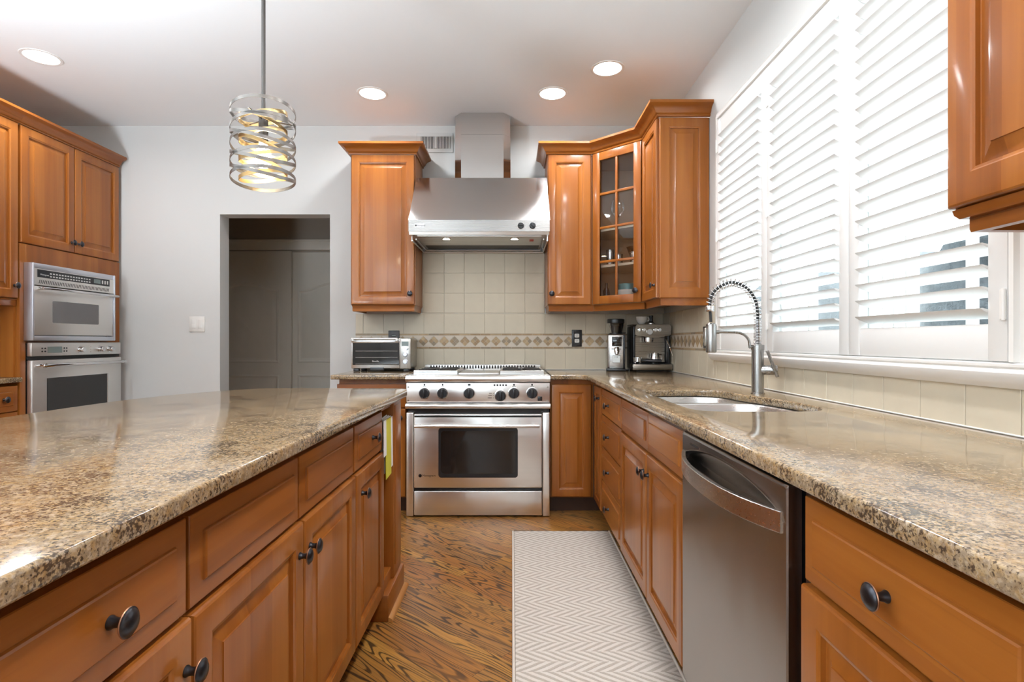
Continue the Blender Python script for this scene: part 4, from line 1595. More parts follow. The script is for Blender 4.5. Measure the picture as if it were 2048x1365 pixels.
b = MB()
b.box((-0.622, YF - 0.006, 0.186), (0.191, YF + 0.035, 0.655), 0.006, 3)
dr = b.build('oven_door', M['steel_range'], t, True)
b = MB()
b.box((-0.618, YF - 0.0075, 0.634), (0.187, YF - 0.0045, 0.646), 0.001, 1)
b.build('door_trim', M['darkgap'], dr, True)
b = MB()
rrect(b, -0.466, 0.252, 0.037, 0.568, 0.018, YF - 0.004, YF - 0.008)
wf = b.build('window_frame', M['black'], dr, True)
b = MB()
rrect(b, -0.450, 0.278, 0.022, 0.548, 0.022, YF - 0.007, YF - 0.0092)
b.build('glass', M['blackglass'], wf, True)
b = MB()
b.cyl((-0.612, YF - 0.050, 0.584), (0.172, YF - 0.050, 0.584), 0.0115, seg=18, bev=0.003)
for x in (-0.58, 0.14):
    b.cyl((x, YF - 0.050, 0.584), (x, YF - 0.004, 0.584), 0.008, seg=12)
b.build('handle', M['steel_range'], dr, True)
text('lettering', 'Monogram', 0.019, (-0.568, YF - 0.0064, 0.2585), (1, 0, 0), (0, 0, 1), M['black'], dr)
b = MB()
b.lathe([(0.0105, 0), (0.0105, 0.0012), (0.007, 0.0014), (0.007, 0.0006)], (-0.582, YF - 0.006, 0.264), (0, -1, 0), 24)
b.build('emblem', M['black'], dr, True)
b = MB()
b.box((-0.622, YF - 0.003, 0.010), (0.191, YF + 0.035, 0.165), 0.006, 3)
b.build('kick_panel', M['steel_range'], t, True)
b = MB()
for x in (XA + 0.08, XB - 0.08):
    for y in (3.60, 4.05):
        b.cyl((x, y, 0.0005), (x, y, 0.056), 0.02, seg=12)
b.build('foot', M['black'], t, True)

# ------------------------------------------------------------------ range hood
HA, HB = -0.670, 0.2445
t = thing('range_hood', 'stainless steel canopy range hood with a chimney reaching the ceiling', 'range hood', ((HA + HB) / 2, 3.85, 1.80))
b = MB()
pr = [(3.56, 1.828), (3.56, 1.903), (3.852, 2.261), (YT - 0.001, 2.261), (YT - 0.001, 1.828)]
b.prism([(HA, y, z) for y, z in pr], (HB - HA, 0, 0))
b.build('canopy', M['steel_hood'], t, True, ang=20)
b = MB()
b.box((HA, 3.5585, 1.8285), (HB, 3.5605, 1.9025), 0.0005, 1)
b.build('control_panel', M['steel_band'], t, True)
b = MB()
pr = [(3.566, 1.808), (3.561, 1.8275), (YT - 0.001, 1.8275), (YT - 0.001, 1.808)]
b.prism([(HA + 0.003, y, z) for y, z in pr], (HB - HA - 0.006, 0, 0))
b.box((HA + 0.05, 3.59, 1.800), (HB - 0.05, 3.92, 1.8085), 0.002, 1)
lip = b.build('underside_panel', M['steel'], t, True, ang=20)
b = MB()
b.box((HA + 0.05, 3.935, 1.803), (HB - 0.05, 4.09, 1.8085))
b.build('filter', M['iron'], t, True)
b = MB()
b.tube([(HA + 0.012, 3.62, 1.782), (HA + 0.012, 4.115, 1.782), (HB - 0.012, 4.115, 1.782), (HB - 0.012, 3.62, 1.782)], 0.0065, 8)
for x in (HA + 0.012, HB - 0.012):
    for y in (3.62, 4.11):
        b.cyl((x, y, 1.782), (x, y, 1.809), 0.005, seg=8)
b.tube([(HA + 0.035, 3.64, 1.792), (HA + 0.035, 4.10, 1.792), (HB - 0.035, 4.10, 1.792), (HB - 0.035, 3.64, 1.792)], 0.005, 8)
b.build('warming_rail', M['steel'], t, True)
for x in (-0.437, 0.0165):
    b = MB()
    b.lathe([(0.030, 1.8005), (0.030, 1.797), (0.024, 1.7955), (0.024, 1.7985)], (x, 3.665, 0), (0, 0, 1), 24, False)
    l = b.build('lamp', M['steel'], t, True)
    b = MB()
    b.lathe([(0.0235, 1.7975), (0.0, 1.7965)], (x, 3.665, 0), (0, 0, 1), 20, False)
    b.build('lens', M['hood_glow'], l, True)
fy, fx0, fx1, ox0, ox1, oy = 3.907, -0.362, -0.060, -0.411, -0.011, 3.968
for z0, z1, e, nm in ((2.2615, 2.586, 0.0, 'chimney_lower_cover'), (2.588, ZC - 0.0015, 0.002, 'chimney_upper_cover')):
    b = MB()
    pts = [(fx0 + e, fy + e), (fx1 - e, fy + e), (ox1 - e, oy + e), (ox1 - e, YW - 0.001), (ox0 + e, YW - 0.001), (ox0 + e, oy + e)]
    b.prism([(x, y, z0) for x, y in pts], (0, 0, z1 - z0))
    b.build('chimney', M['steel_hood'], t, True, ang=20)
for x, r in ((0.057, 0.0), (0.1325, 0.6)):
    b = MB()
    b.lathe([(0.0245, 0), (0.0245, 0.002), (0.0235, 0.003)], (x, 3.56, 1.864), (0, -1, 0), 24)
    k = knob_black('control_knob', t, (x, 3.5585, 1.864), (0, -1, 0), 0.021, rot=PI / 2 if r == 0 else r, depth=0.022)
    b.build('knob_ring', M['chrome'], k, True)
b = MB()
b.lathe([(0.004, 0), (0.003, 0.0015)], (0.1805, 3.56, 1.864), (0, -1, 0), 12)
b.build('indicator_light', M['black'], t, True)
b = MB()
rrect(b, -0.630, 1.853, -0.568, 1.879, 0.002, 3.5595, 3.5575)
bd = b.build('badge', M['chrome'], t, True)
text('lettering', 'Monogram', 0.0125, (-0.615, 3.5573, 1.8615), (1, 0, 0), (0, 0, 1), M['black'], bd)
b = MB()
b.lathe([(0.0055, 0), (0.0055, 0.0005)], (-0.622, 3.5575, 1.866), (0, -1, 0), 16)
b.build('emblem', M['black'], bd, True)
b = MB()
b.box((0.118, 3.70, 1.795), (0.146, 3.745, 1.8005), 0.002, 1)
b.build('rocker_switch', M['red'], t, True)

# ------------------------------------------------------------------ built-in ovens (authored in the tall cabinet's axes)
t = thing('microwave_oven', 'built-in microwave oven with a grey window, above the wall oven', 'microwave', (TX, TY0 + 0.06, 1.12), L90)
OX = 0.06
b = MB()
b.box((-0.037 + 0.02, 0.0, 0.006), (0.653 - 0.015, 0.50, 0.46))
b.build('body', M['black'], t)
x0, x1 = 0.023 - OX, 0.713 - OX
b = MB()
for a, c in (((x0, -0.057, 0.0005), (x0 + 0.012, 0.0015, 0.473)), ((x1 - 0.012, -0.057, 0.0005), (x1, 0.0015, 0.473)), ((x0 + 0.012, -0.052, 0.441), (x1 - 0.012, 0.0015, 0.473)), ((x0 + 0.012, -0.055, 0.0005), (x1 - 0.012, 0.0015, 0.030))):
    b.box(a, c, 0.004)
b.build('trim_frame', M['steel_frame'], t)
b = MB()
b.box((x0 + 0.012, -0.053, 0.340), (x1 - 0.012, 0.0, 0.441), 0.002, 1)
cpn = b.build('control_panel', M['steel_oven'], t)
b = MB()
b.box((x0 + 0.035, -0.0545, 0.388), (x1 - 0.055, -0.0525, 0.436), 0.001, 1)
kp = b.build('keypad', M['black'], cpn)
b = MB()
rr = random.Random(2)
for i in range(15):
    for j in range(2):
        xx = x0 + 0.125 + i * 0.0225
        b.box((xx, -0.0549, 0.396 + j * 0.018), (xx + 0.014, -0.0544, 0.404 + j * 0.018))
for i in range(3):
    b.box((x1 - 0.13 + i * 0.024, -0.0549, 0.400), (x1 - 0.118 + i * 0.024, -0.0544, 0.424))
b.build('key_lettering', M['pale'], kp)
b = MB()
b.box((x1 - 0.205, -0.0550, 0.398), (x1 - 0.142, -0.0544, 0.427))
b.build('display', M['lcd'], kp)
b = MB()
for i in range(46):
    xx = x0 + 0.045 + i * (x1 - x0 - 0.115) / 45
    b.prism([(xx, -0.0536, 0.350), (xx + 0.004, -0.0536, 0.350), (xx + 0.011, -0.0536, 0.373), (xx + 0.007, -0.0536, 0.373)], (0, 0.002, 0))
b.build('vent', M['darkgap'], cpn)
b = MB()
b.box((x0 + 0.016, -0.050, 0.034), (x1 - 0.016, -0.004, 0.334), 0.003)
dr = b.build('door', M['steel_oven'], t)
b = MB()
rrect(b, x0 + 0.150, 0.112, x0 + 0.535, 0.250, 0.008, -0.049, -0.0515)
b.build('window', M['greyglass'], dr)
b = MB()
b.cyl((x0 + 0.028, -0.092, 0.320), (x1 - 0.02, -0.092, 0.320), 0.0085, seg=14, bev=0.003)
for xx in (x0 + 0.05, x1 - 0.045):
    b.cyl((xx, -0.092, 0.320), (xx, -0.048, 0.320), 0.009, seg=12)
b.build('handle', M['chrome'], dr)
text('lettering', 'Monogram', 0.014, wmat(t) @ Vector((x0 + 0.055, -0.0546, 0.402)), (0, 1, 0), (0, 0, 1), M['pale'], kp)

t = thing('wall_oven', 'built-in wall oven with knobs and a dark window, below the microwave', 'oven', (TX, TY0 + 0.06, 0.386), L90)
x0, x1 = 0.044 - OX, 0.803 - OX
zt = 1.108 - 0.386
b = MB()
b.box((x0 + 0.002, 0.003, 0.001), (x1 - 0.010, 0.55, zt - 0.006))
b.build('body', M['black'], t)
b = MB()
b.box((x0, -0.030, 1.024 - 0.386), (x1, 0.0015, zt), 0.003)
cpn = b.build('control_panel', M['steel_oven'], t)
b = MB()
b.box((x0 + 0.115, -0.0316, 1.043 - 0.386), (x0 + 0.225, -0.0295, 1.082 - 0.386), 0.001, 1)
b.build('display', M['lcd'], cpn)
b = MB()
for dx_ in (0.075, 0.097, 0.243, 0.262):
    for z in (1.053, 1.072):
        b.lathe([(0.0052, 0), (0.0045, 0.003)], (x0 + dx_, -0.0298, z - 0.386), (0, -1, 0), 12)
b.build('button', M['black'], cpn)
for dx_ in (0.375, 0.555, 0.645):
    b = MB()
    b.lathe([(0.024, 0), (0.024, 0.003), (0.0185, 0.004), (0.0175, 0.026), (0.0155, 0.029), (0, 0.0292)], (x0 + dx_, -0.0298, 1.062 - 0.386), (0, -1, 0), 24)
    b.build('control_knob', M['chrome'], cpn)
b = MB()
for z in (1.045, 1.062, 1.079):
    b.lathe([(0.004, 0), (0.003, 0.002)], (x0 + 0.468, -0.0298, z - 0.386), (0, -1, 0), 12)
b.build('indicator_light', M['chrome'], cpn)
b = MB()
b.box((x0 + 0.002, -0.020, 1.002 - 0.386), (x1 - 0.002, 0.0015, 1.023 - 0.386))
b.box((x0, -0.026, 1.0155 - 0.386), (x1 - 0.06, -0.018, 1.0205 - 0.386))
b.build('vent', [M['darkgap']], t)
b = MB()
b.box((x0, -0.034, 0.012), (x1, 0.0015, 1.0 - 0.386), 0.004)
dr = b.build('door', M['steel_oven'], t)
b = MB()
b.box((x0 + 0.105, -0.0355, 0.10), (x0 + 0.615, -0.033, 0.885 - 0.386), 0.001, 1)
b.build('window', M['blackglass'], dr)
b = MB()
b.box((x0 + 0.616, -0.0358, 0.10), (x0 + 0.628, -0.033, 0.885 - 0.386), 0.001, 1)
b.build('reflection_strip', M['chrome'], dr)  # bright strip standing in for a reflection at the window edge
b = MB()
b.cyl((x0 + 0.020, -0.085, 0.967 - 0.386), (x1 - 0.015, -0.085, 0.967 - 0.386), 0.0095, seg=16, bev=0.003)
for xx in (x0 + 0.035, x1 - 0.03):
    b.lathe([(0.013, 0), (0.013, 0.02), (0.009, 0.024), (0.009, 0.056)], (xx, -0.092, 0.967 - 0.386), (0, 1, 0), 16)
b.build('handle', M['chrome'], dr)

# ------------------------------------------------------------------ dishwasher
t = thing('dishwasher', 'dark stainless dishwasher with a bowed bar handle, right of the sink cabinet', 'dishwasher', (RX, 1.35, 0))
dy0, dy1 = 1.030, 1.662
b = MB()
b.box((RX + 0.024, dy0 + 0.012, 0.10), (1.10, dy1 - 0.006, 0.852))
b.box((RX + 0.08, dy0 + 0.02, 0.0005), (RX + 0.10, dy1 - 0.02, 0.10))
b.build('body', M['black'], t, True)
b = MB()
xf = 0.515
zs = [0.113, 0.116, 0.3, 0.5, 0.66, 0.72, 0.735] + [0.745 + 0.004 * k for k in range(22)] + [0.838, 0.843, 0.847]
ys = [dy0, dy0 + 0.003] + [dy0 + 0.02 + (dy1 - dy0 - 0.04) * k / 44 for k in range(45)] + [dy1 - 0.003, dy1]
def fx(y, z):
    e = 0.0
    if y in (dy0, dy1) or z in (zs[0], zs[-1]):
        e = 0.003
    s = (y - dy0 - 0.022) / (dy1 - dy0 - 0.034)
    if 0 < s < 1:
        top = 0.778 + 0.046 * (1 - (2 * s - 1) ** 2) ** 0.75
        if 0.762 < z < top:
            k = (z - 0.762) / (top - 0.762)
            e += 0.026 * (math.sin(PI * min(1, (1 - k) * 0.5 + 0.0)) if k > 0 else 1) * min(1, (top - 0.762) / 0.03)
    return xf + e
grid = [b.ring([(fx(y, z), y, z) for y in ys]) for z in zs]
for i in range(len(zs) - 1):
    b.bridge(grid[i], grid[i + 1], False)
bk = [b.ring([(RX + 0.023, y, z) for y in (dy0, dy1)]) for z in (zs[0], zs[-1])]
b.face(grid[0] + [bk[0][1], bk[0][0]])
b.face(grid[-1] + [bk[1][1], bk[1][0]])
b.face([g[0] for g in grid] + [bk[1][0], bk[0][0]])
b.face([g[-1] for g in grid] + [bk[1][1], bk[0][1]])
b.face([bk[0][0], bk[0][1], bk[1][1], bk[1][0]])
dr = b.build('door', M['steel_dish'], t, True, ang=40)
b = MB()
n = 36
secs = []
for k in range(n + 1):
    s = k / n
    y = dy0 + 0.020 + (dy1 - dy0 - 0.030) * s
    bow = 0.052 * (1 - abs(2 * s - 1) ** 2.4) + 0.003
    z0, z1 = 0.750 - 0.004 * (1 - (2 * s - 1) ** 2), 0.792 - 0.003 * (1 - (2 * s - 1) ** 2)
    xo = xf - bow
    th = 0.011
    secs.append(b.ring([(xo, y, z0 + 0.0012), (xo, y, z1 - 0.0012), (xo + 0.0012, y, z1), (xo + th, y, z1), (xo + th, y, z0), (xo + 0.0012, y, z0)]))
for k in range(n):
    b.bridge(secs[k], secs[k + 1])
b.face(secs[0])
b.face(secs[-1])
b.build('handle', M['steel'], dr, True, ang=28)
b = MB()
b.box((xf - 0.0008, 1.512, 0.8185), (xf + 0.001, 1.590, 0.8255), 0.0005, 1)
bd = b.build('badge', M['chrome'], dr, True)
b = MB()
b.box((xf - 0.0012, 1.514, 0.8200), (xf - 0.0004, 1.588, 0.8240))
b.build('badge_inlay', M['black'], bd, True)

# ------------------------------------------------------------------ sink and faucet
t = thing('sink', 'undermounted double bowl stainless sink in the long worktop', 'sink', (0.78, 2.06, 0.66))
near = catmull([(0.60, 2.150), (0.78, 2.160), (0.925, 2.135), (0.965, 2.04), (0.985, 1.90), (0.975, 1.77), (0.90, 1.708), (0.74, 1.703), (0.61, 1.715), (0.578, 1.80), (0.576, 1.95), (0.578, 2.10)], 4)
far = catmull([(0.60, 2.195), (0.75, 2.190), (0.885, 2.200), (0.905, 2.27), (0.888, 2.37), (0.80, 2.408), (0.70, 2.410), (0.60, 2.392), (0.578, 2.33), (0.578, 2.25)], 4)
outl = [(p[0] + 0.012 * (1 if p[0] > 0.78 else -1), p[1] + 0.012 * (1 if p[1] > 2.06 else -1)) for p in hole]
def ccw(p):
    return p if sum(p[i - 1][0] * p[i][1] - p[i][0] * p[i - 1][1] for i in range(len(p))) > 0 else p[::-1]
b = MB()
b.slab(ccw(outl), [ccw(near)[::-1], ccw(far)[::-1]], 0.8690, 0.8714, 0.0008, 1)
b.build('flange', M['steel'], t, True)
for poly, dep in ((near, 0.20), (far, 0.16)):
    b = MB()
    cx = sum(p[0] for p in poly) / len(poly)
    cy = sum(p[1] for p in poly) / len(poly)
    prev = None
    for s, z in ((1.0, 0.8705), (0.985, 0.866), (0.975, 0.80), (0.955, 0.8705 - dep + 0.04), (0.92, 0.8705 - dep + 0.012), (0.84, 0.8705 - dep), (0.15, 0.8705 - dep - 0.004)):
        cur = b.ring([(cx + (x - cx) * s, cy + (y - cy) * s, z) for x, y in poly])
        if prev:
            b.bridge(prev, cur)
        prev = cur
    b.face(prev)
    bo = b.build('bowl', M['steel'], t, True, ang=60)
    b = MB()
    b.lathe([(0.046, 0.0), (0.044, 0.003), (0.030, 0.003), (0.026, 0.0005), (0, 0.0005)], (cx, cy, 0.8705 - dep - 0.0035), (0, 0, 1), 24)
    b.build('drain', M['chrome'], bo, True)

FX, FY = 1.006, 2.252
t = thing('faucet', 'tall brushed nickel pull-down faucet with an arched spring, behind the sink', 'faucet', (FX, FY, CT1))
b = MB()
b.lathe([(0.0275, CT1 + 0.0003), (0.0275, CT1 + 0.004), (0.0235, CT1 + 0.006), (0.0235, 1.082), (0.0255, 1.0825), (0.0255, 1.1005), (0.0235, 1.102)], (FX, FY, 0), (0, 0, 1), 32)
b.build('body', M['nickel'], t, True)
# hose and its coil: straight up, over and down towards the bowl
ctr = [(FX, FY, 1.10), (FX, FY, 1.20), (FX - 0.0005, FY, 1.232), (FX - 0.008, FY, 1.280), (FX - 0.035, FY, 1.326), (FX - 0.072, FY, 1.350), (FX - 0.110, FY, 1.358), (FX - 0.149, FY, 1.344), (FX - 0.180, FY, 1.318), (FX - 0.194, FY, 1.283), (FX - 0.196, FY, 1.250)]
cl = [Vector(p) for p in catmull(ctr, 14, False)]
b = MB()
b.tube(cl + [Vector((FX - 0.1935, FY, 1.225)), Vector((FX - 0.1915, FY, 1.196))], 0.0058, 10)
b.build('hose', M['rubber'], t, True)
b = MB()
dist = [0.0]
for i in range(1, len(cl)):
    dist.append(dist[-1] + (cl[i] - cl[i - 1]).length)
def at_len(d):
    for i in range(1, len(cl)):
        if dist[i] >= d:
            k = (d - dist[i - 1]) / max(1e-6, dist[i] - dist[i - 1])
            return cl[i - 1].lerp(cl[i], k), (cl[i] - cl[i - 1]).normalized()
    return cl[-1], (cl[-1] - cl[-2]).normalized()
pts = []
tot = dist[-1]
d, ph = 0.0, 0.0
while d < tot - 0.012:
    p, tn = at_len(d)
    v = Vector((0, 1, 0))
    u = tn.cross(v).normalized()
    pts.append(p + (u * math.cos(ph) + v * math.sin(ph)) * 0.0148)
    step = 2 * PI / 14
    ph += step
    pitch = 0.0062 if d < 0.105 else 0.0145
    d += pitch / 14
b.tube(pts, 0.0018, 6)
b.build('spring', M['chrome'], t, True, ang=60)
b = MB()
b.cyl((FX - 0.196, FY, 1.238), (FX - 0.196, FY, 1.262), 0.0175, seg=24, bev=0.003)
b.build('spring_collar', M['chrome'], t, True)
b = MB()
b.lathe([(0.0165, 1.070), (0.0205, 1.072), (0.0215, 1.080), (0.0215, 1.176), (0.020, 1.186), (0.012, 1.192)], (FX - 0.1905, FY, 0), (0, 0, 1), 28)
sh = b.build('spray_head', M['nickel'], t, True)
b = MB()
b.box((FX - 0.219, FY - 0.009, 1.098), (FX - 0.2105, FY + 0.009, 1.172), 0.004)
b.build('spray_trigger', M['steel_v'], sh, True)
b = MB()
arm = catmull([(FX - 0.170, FY, 1.1545), (FX - 0.14, FY, 1.1545), (FX - 0.085, FY, 1.1530), (FX - 0.055, FY, 1.143), (FX - 0.037, FY, 1.122), (FX - 0.0325, FY, 1.098), (FX - 0.032, FY, 1.090)], 6, False)
b.tube(arm, 0.0054, 10)
b.cyl((FX - 0.173, FY, 1.1545), (FX - 0.158, FY, 1.1545), 0.0078, seg=14)
b.cyl((FX - 0.034, FY, 1.093), (FX - 0.018, FY, 1.093), 0.006, seg=10)
b.build('holder_arm', M['nickel'], t, True)
b = MB()
ax = Vector((0.90, -0.42, 0)).normalized()
hb = Vector((FX, FY, 1.0))
b.cyl(hb + ax * 0.012, hb + ax * 0.074, 0.0195, seg=28, bev=0.002)
lv = b.build('valve', M['nickel'], t, True)
b = MB()
p0 = hb + ax * 0.066 + Vector((0.0, -0.016, -0.026))
b.tube([p0, p0 + Vector((-0.042, -0.004, 0.104))], [0.0068, 0.0062], 14)
b.build('lever', M['nickel'], lv, True)

# ------------------------------------------------------------------ toaster oven
t = thing('toaster_oven', 'silver countertop toaster oven with a dark glass door, in front of the tiles', 'toaster oven', (-0.918, 3.98, CT1))
TXa, TXb = -1.130, -0.708
TYf, TYb = 3.852, 4.105
b = MB()
b.box((TXa, TYf + 0.012, CT1 + 0.022), (TXb, TYb, 1.139), 0.012, 3)
b.build('body', M['steel_v'], t, True)
b = MB()
b.box((TXa + 0.004, TYf, CT1 + 0.024), (-0.787, TYf + 0.014, 1.135), 0.004)
fr = b.build('front_frame', M['steel'], t, True)
b = MB()
b.box((TXa + 0.014, TYf - 0.004, CT1 + 0.048), (-0.790, TYf + 0.002, 1.118), 0.002, 1)
dr = b.build('door', M['blackglass'], fr, True)
b = MB()
for z in (0.956, 1.003, 1.047):
    b.cyl((TXa + 0.035, TYf - 0.0045, z), (-0.800, TYf - 0.0045, z), 0.0013, seg=6)
b.build('rack', M['chrome'], dr, True)
b = MB()
b.box((TXa + 0.010, TYf - 0.012, 1.104), (-0.792, TYf + 0.004, 1.128), 0.003)
b.tube([(TXa + 0.018, TYf - 0.034, 1.135), (-0.798, TYf - 0.034, 1.135)], 0.0065, 12)
for x in (TXa + 0.022, -0.802):
    b.box((x - 0.010, TYf - 0.036, 1.112), (x + 0.010, TYf - 0.004, 1.139), 0.004)
b.build('door_handle', M['steel'], dr, True)
text('lettering', 'Breville', 0.0155, (-0.978, TYf - 0.0046, 0.971), (1, 0, 0), (0, 0, 1), M['pale'], dr)
b = MB()
b.box((-0.785, TYf - 0.004, CT1 + 0.022), (TXb - 0.001, TYf + 0.014, 1.137), 0.004)
cpn = b.build('control_panel', M['steel_v'], t, True)
b = MB()
b.box((-0.772, TYf - 0.005, 1.083), (-0.724, TYf - 0.0035, 1.115), 0.001, 1)
b.build('display', M['lcd'], cpn, True)
for z, r in ((1.064, 0.0105), (1.024, 0.0185), (0.972, 0.0185)):
    b = MB()
    b.lathe([(r, 0), (r, 0.002), (r * 0.84, 0.003), (r * 0.80, 0.013), (r * 0.70, 0.015), (0, 0.0155)], (-0.746 if r > 0.015 else -0.735, TYf - 0.004, z), (0, -1, 0), 28)
    b.build('control_knob', M['steel_frame'], cpn, True)
b = MB()
for x in (TXa + 0.035, TXb - 0.035):
    for y in (TYf + 0.025, TYb - 0.03):
        b.box((x - 0.02, y - 0.015, CT1 + 0.0004), (x + 0.02, y + 0.015, CT1 + 0.023), 0.004)
b.build('foot', M['black'], t, True)
b = MB()
b.box((-0.995, TYf - 0.010, CT1 + 0.008), (-0.895, TYf + 0.012, CT1 + 0.030), 0.004)
b.build('crumb_tray_handle', M['black'], t, True)

# ------------------------------------------------------------------ coffee grinder
GX, GY = 0.765, 3.985
t = thing('coffee_grinder', 'tall steel coffee grinder with a smoked bean hopper, left of the espresso machine', 'coffee grinder', (GX, GY + 0.07, CT1), math.radians(-9))
b = MB()
b.box((-0.062, -0.075, 0.016), (0.062, 0.060, 0.268), 0.014, 3)
b.build('body', M['steel_v'], t)
b = MB()
b.box((-0.046, -0.083, 0.018), (0.050, -0.072, 0.250), 0.004)
fp = b.build('front_plate', M['steel'], t)
b = MB()
b.box((0.051, -0.080, 0.018), (0.064, 0.056, 0.262), 0.003)
b.build('side_trim', M['black'], t)
b = MB()
b.box((-0.030, -0.0885, 0.178), (0.040, -0.082, 0.246), 0.003)
b.build('screen', M['blackglass'], fp)
b = MB()
b.lathe([(0.020, 0.0), (0.020, 0.03), (0.012, 0.05)], (0.004, -0.085, 0.165), (0, -0.5, -1), 16)
b.box((-0.034, -0.100, 0.155), (0.036, -0.082, 0.163), 0.002, 1)
b.build('chute', M['chrome'], fp)
b = MB()
b.box((-0.026, -0.0865, 0.058), (0.030, -0.082, 0.112), 0.002, 1)
b.box((-0.010, -0.0885, 0.096), (0.012, -0.085, 0.103), 0.001, 1)
b.build('badge', M['steel_v'], fp)
b = MB()
b.box((-0.070, -0.115, 0.0004), (0.068, 0.062, 0.016), 0.004)
b.build('base_tray', M['black'], t)
b = MB()
b.lathe([(0.040, 0.268), (0.044, 0.276), (0.046, 0.283), (0.058, 0.345), (0.060, 0.350)], (0, -0.01, 0), (0, 0, 1), 32, False)
hp = b.build('hopper', M['glass_smoke'], t)
b = MB()
b.lathe([(0.038, 0.271), (0.043, 0.283), (0.0515, 0.325), (0.02, 0.330), (0, 0.331)], (0, -0.01, 0), (0, 0, 1), 28)
b.build('beans', M['coffee'], hp)
b = MB()
b.lathe([(0.0615, 0.346), (0.0635, 0.349), (0.0635, 0.372), (0.060, 0.377), (0, 0.378)], (0, -0.01, 0), (0, 0, 1), 32)
b.build('hopper_lid', M['black'], hp)
b = MB()
b.lathe([(0.046, 0.262), (0.047, 0.270), (0.045, 0.276)], (0, -0.01, 0), (0, 0, 1), 28)
b.box((0.03, -0.018, 0.2725), (0.072, -0.002, 0.2785), 0.002)
b.build('collar', M['black'], t)

# ------------------------------------------------------------------ espresso machine
EX0, EX1 = 0.852, 1.131
EYf = 3.880
t = thing('espresso_machine', 'bronze-toned steel espresso machine in the counter corner, below the hanging cabinets', 'espresso machine', ((EX0 + EX1) / 2, 4.0, CT1))
b = MB()
b.box((EX0 + 0.012, EYf + 0.100, CT1 + 0.012), (EX1 - 0.008, YT - 0.004, 1.226), 0.012, 3)
for x0, x1 in ((EX0 + 0.010, EX0 + 0.026), (EX1 - 0.024, EX1 - 0.008)):
    b.box((x0, EYf + 0.03, CT1 + 0.05), (x1, EYf + 0.11, 1.22), 0.004)
b.build('body', M['black'], t, True)
b = MB()
b.box((EX0 + 0.028, EYf + 0.094, CT1 + 0.062), (EX1 - 0.026, EYf + 0.101, 1.165), 0.003, 1)
b.build('splash_panel', M['espresso'], t, True)
b = MB()
pts = [(EX0 + 0.030, 1.232), (EX0 + 0.020, 1.222), (EX0 + 0.018, 1.164), (EX0 + 0.030, 1.156), (EX0 + 0.075, 1.152), (EX0 + 0.105, 1.146), (EX0 + 0.125, 1.140),
       (EX1 - 0.105, 1.140), (EX1 - 0.085, 1.146), (EX1 - 0.06, 1.152), (EX1 - 0.020, 1.156), (EX1 - 0.008, 1.164), (EX1 - 0.006, 1.222), (EX1 - 0.016, 1.232)]
b.prism([(x, EYf + 0.004, z) for x, z in pts], (0, 0.11, 0))
hd = b.build('head', M['espresso'], t, True, ang=45)
b = MB()
b.box((EX0 + 0.014, EYf + 0.03, 1.2325), (EX1 - 0.006, YT - 0.006, 1.2385), 0.002, 1)
b.build('cup_warmer_tray', M['espresso'], t, True)
for x, r in ((0.902, 0.0112), (0.934, 0.0112), (1.012, 0.0112), (1.042, 0.0112)):
    b = MB()
    b.lathe([(r * 1.25, 0), (r * 1.25, 0.002), (r, 0.003), (r * 0.9, 0.006), (0, 0.0062)], (x, EYf + 0.004, 1.197), (0, -1, 0), 20)
    b.build('button', M['chrome'], hd, True)
b = MB()
b.lathe([(0.0235, 0), (0.0235, 0.006), (0.021, 0.008), (0.0195, 0.006), (0, 0.006)], (0.972, EYf + 0.004, 1.183), (0, -1, 0), 28)
ga = b.build('pressure_gauge', M['chrome'], hd, True)
b = MB()
b.lathe([(0.0185, 0), (0, 0.0003)], (0.972, EYf - 0.0022, 1.183), (0, -1, 0), 24, False)
b.build('gauge_face', M['pale'], ga, True)
b = MB()
b.lathe([(0.036, 1.115), (0.036, 1.142)], (0.975, EYf + 0.055, 0), (0, 0, 1), 28)
b.lathe([(0.030, 1.108), (0.031, 1.116)], (0.975, EYf + 0.055, 0), (0, 0, 1), 28)
b.build('group_head', M['chrome'], t, True)
b = MB()
b.box((EX0 - 0.001, EYf - 0.010, CT1 + 0.010), (EX1, EYf + 0.10, CT1 + 0.052), 0.005)
b.build('drip_tray', M['espresso'], t, True)
b = MB()
b.box((EX0 + 0.012, EYf, CT1 + 0.0515), (EX1 - 0.012, EYf + 0.096, CT1 + 0.0545))
b.box((EX0 + 0.03, EYf + 0.02, CT1 + 0.0004), (EX1 - 0.03, YT - 0.02, CT1 + 0.013))
b.build('drip_grid', M['darkgap'], t, True)
b = MB()
b.tube(catmull([(1.096, EYf + 0.045, 1.150), (1.100, EYf + 0.02, 1.12), (1.108, EYf + 0.0, 1.085), (1.120, EYf - 0.008, 1.045), (1.132, EYf - 0.010, 1.005)], 5, False), 0.0042, 8)
b.build('steam_wand', M['chrome'], t, True)
tz = CT1 + 0.0547
t = thing('portafilter', 'black-handled portafilter lying across the espresso machine drip tray', 'portafilter', (0.905, EYf + 0.05, tz))
b = MB()
b.lathe([(0.024, 0.010), (0.030, 0.014), (0.031, 0.038), (0.033, 0.039), (0.033, 0.044), (0.029, 0.044), (0.027, 0.020), (0, 0.018)], (0.893, EYf + 0.035, tz), (0, 0, 1), 28)
b.build('basket', M['chrome'], t, True)
b = MB()
b.lathe([(0.0095, 0.0003), (0.011, 0.006), (0.008, 0.014)], (0.878, EYf + 0.028, tz), (0, 0, 1), 14)
b.lathe([(0.0095, 0.0003), (0.011, 0.006), (0.008, 0.014)], (0.908, EYf + 0.028, tz), (0, 0, 1), 14)
b.build('spout', M['chrome'], t, True)
b = MB()
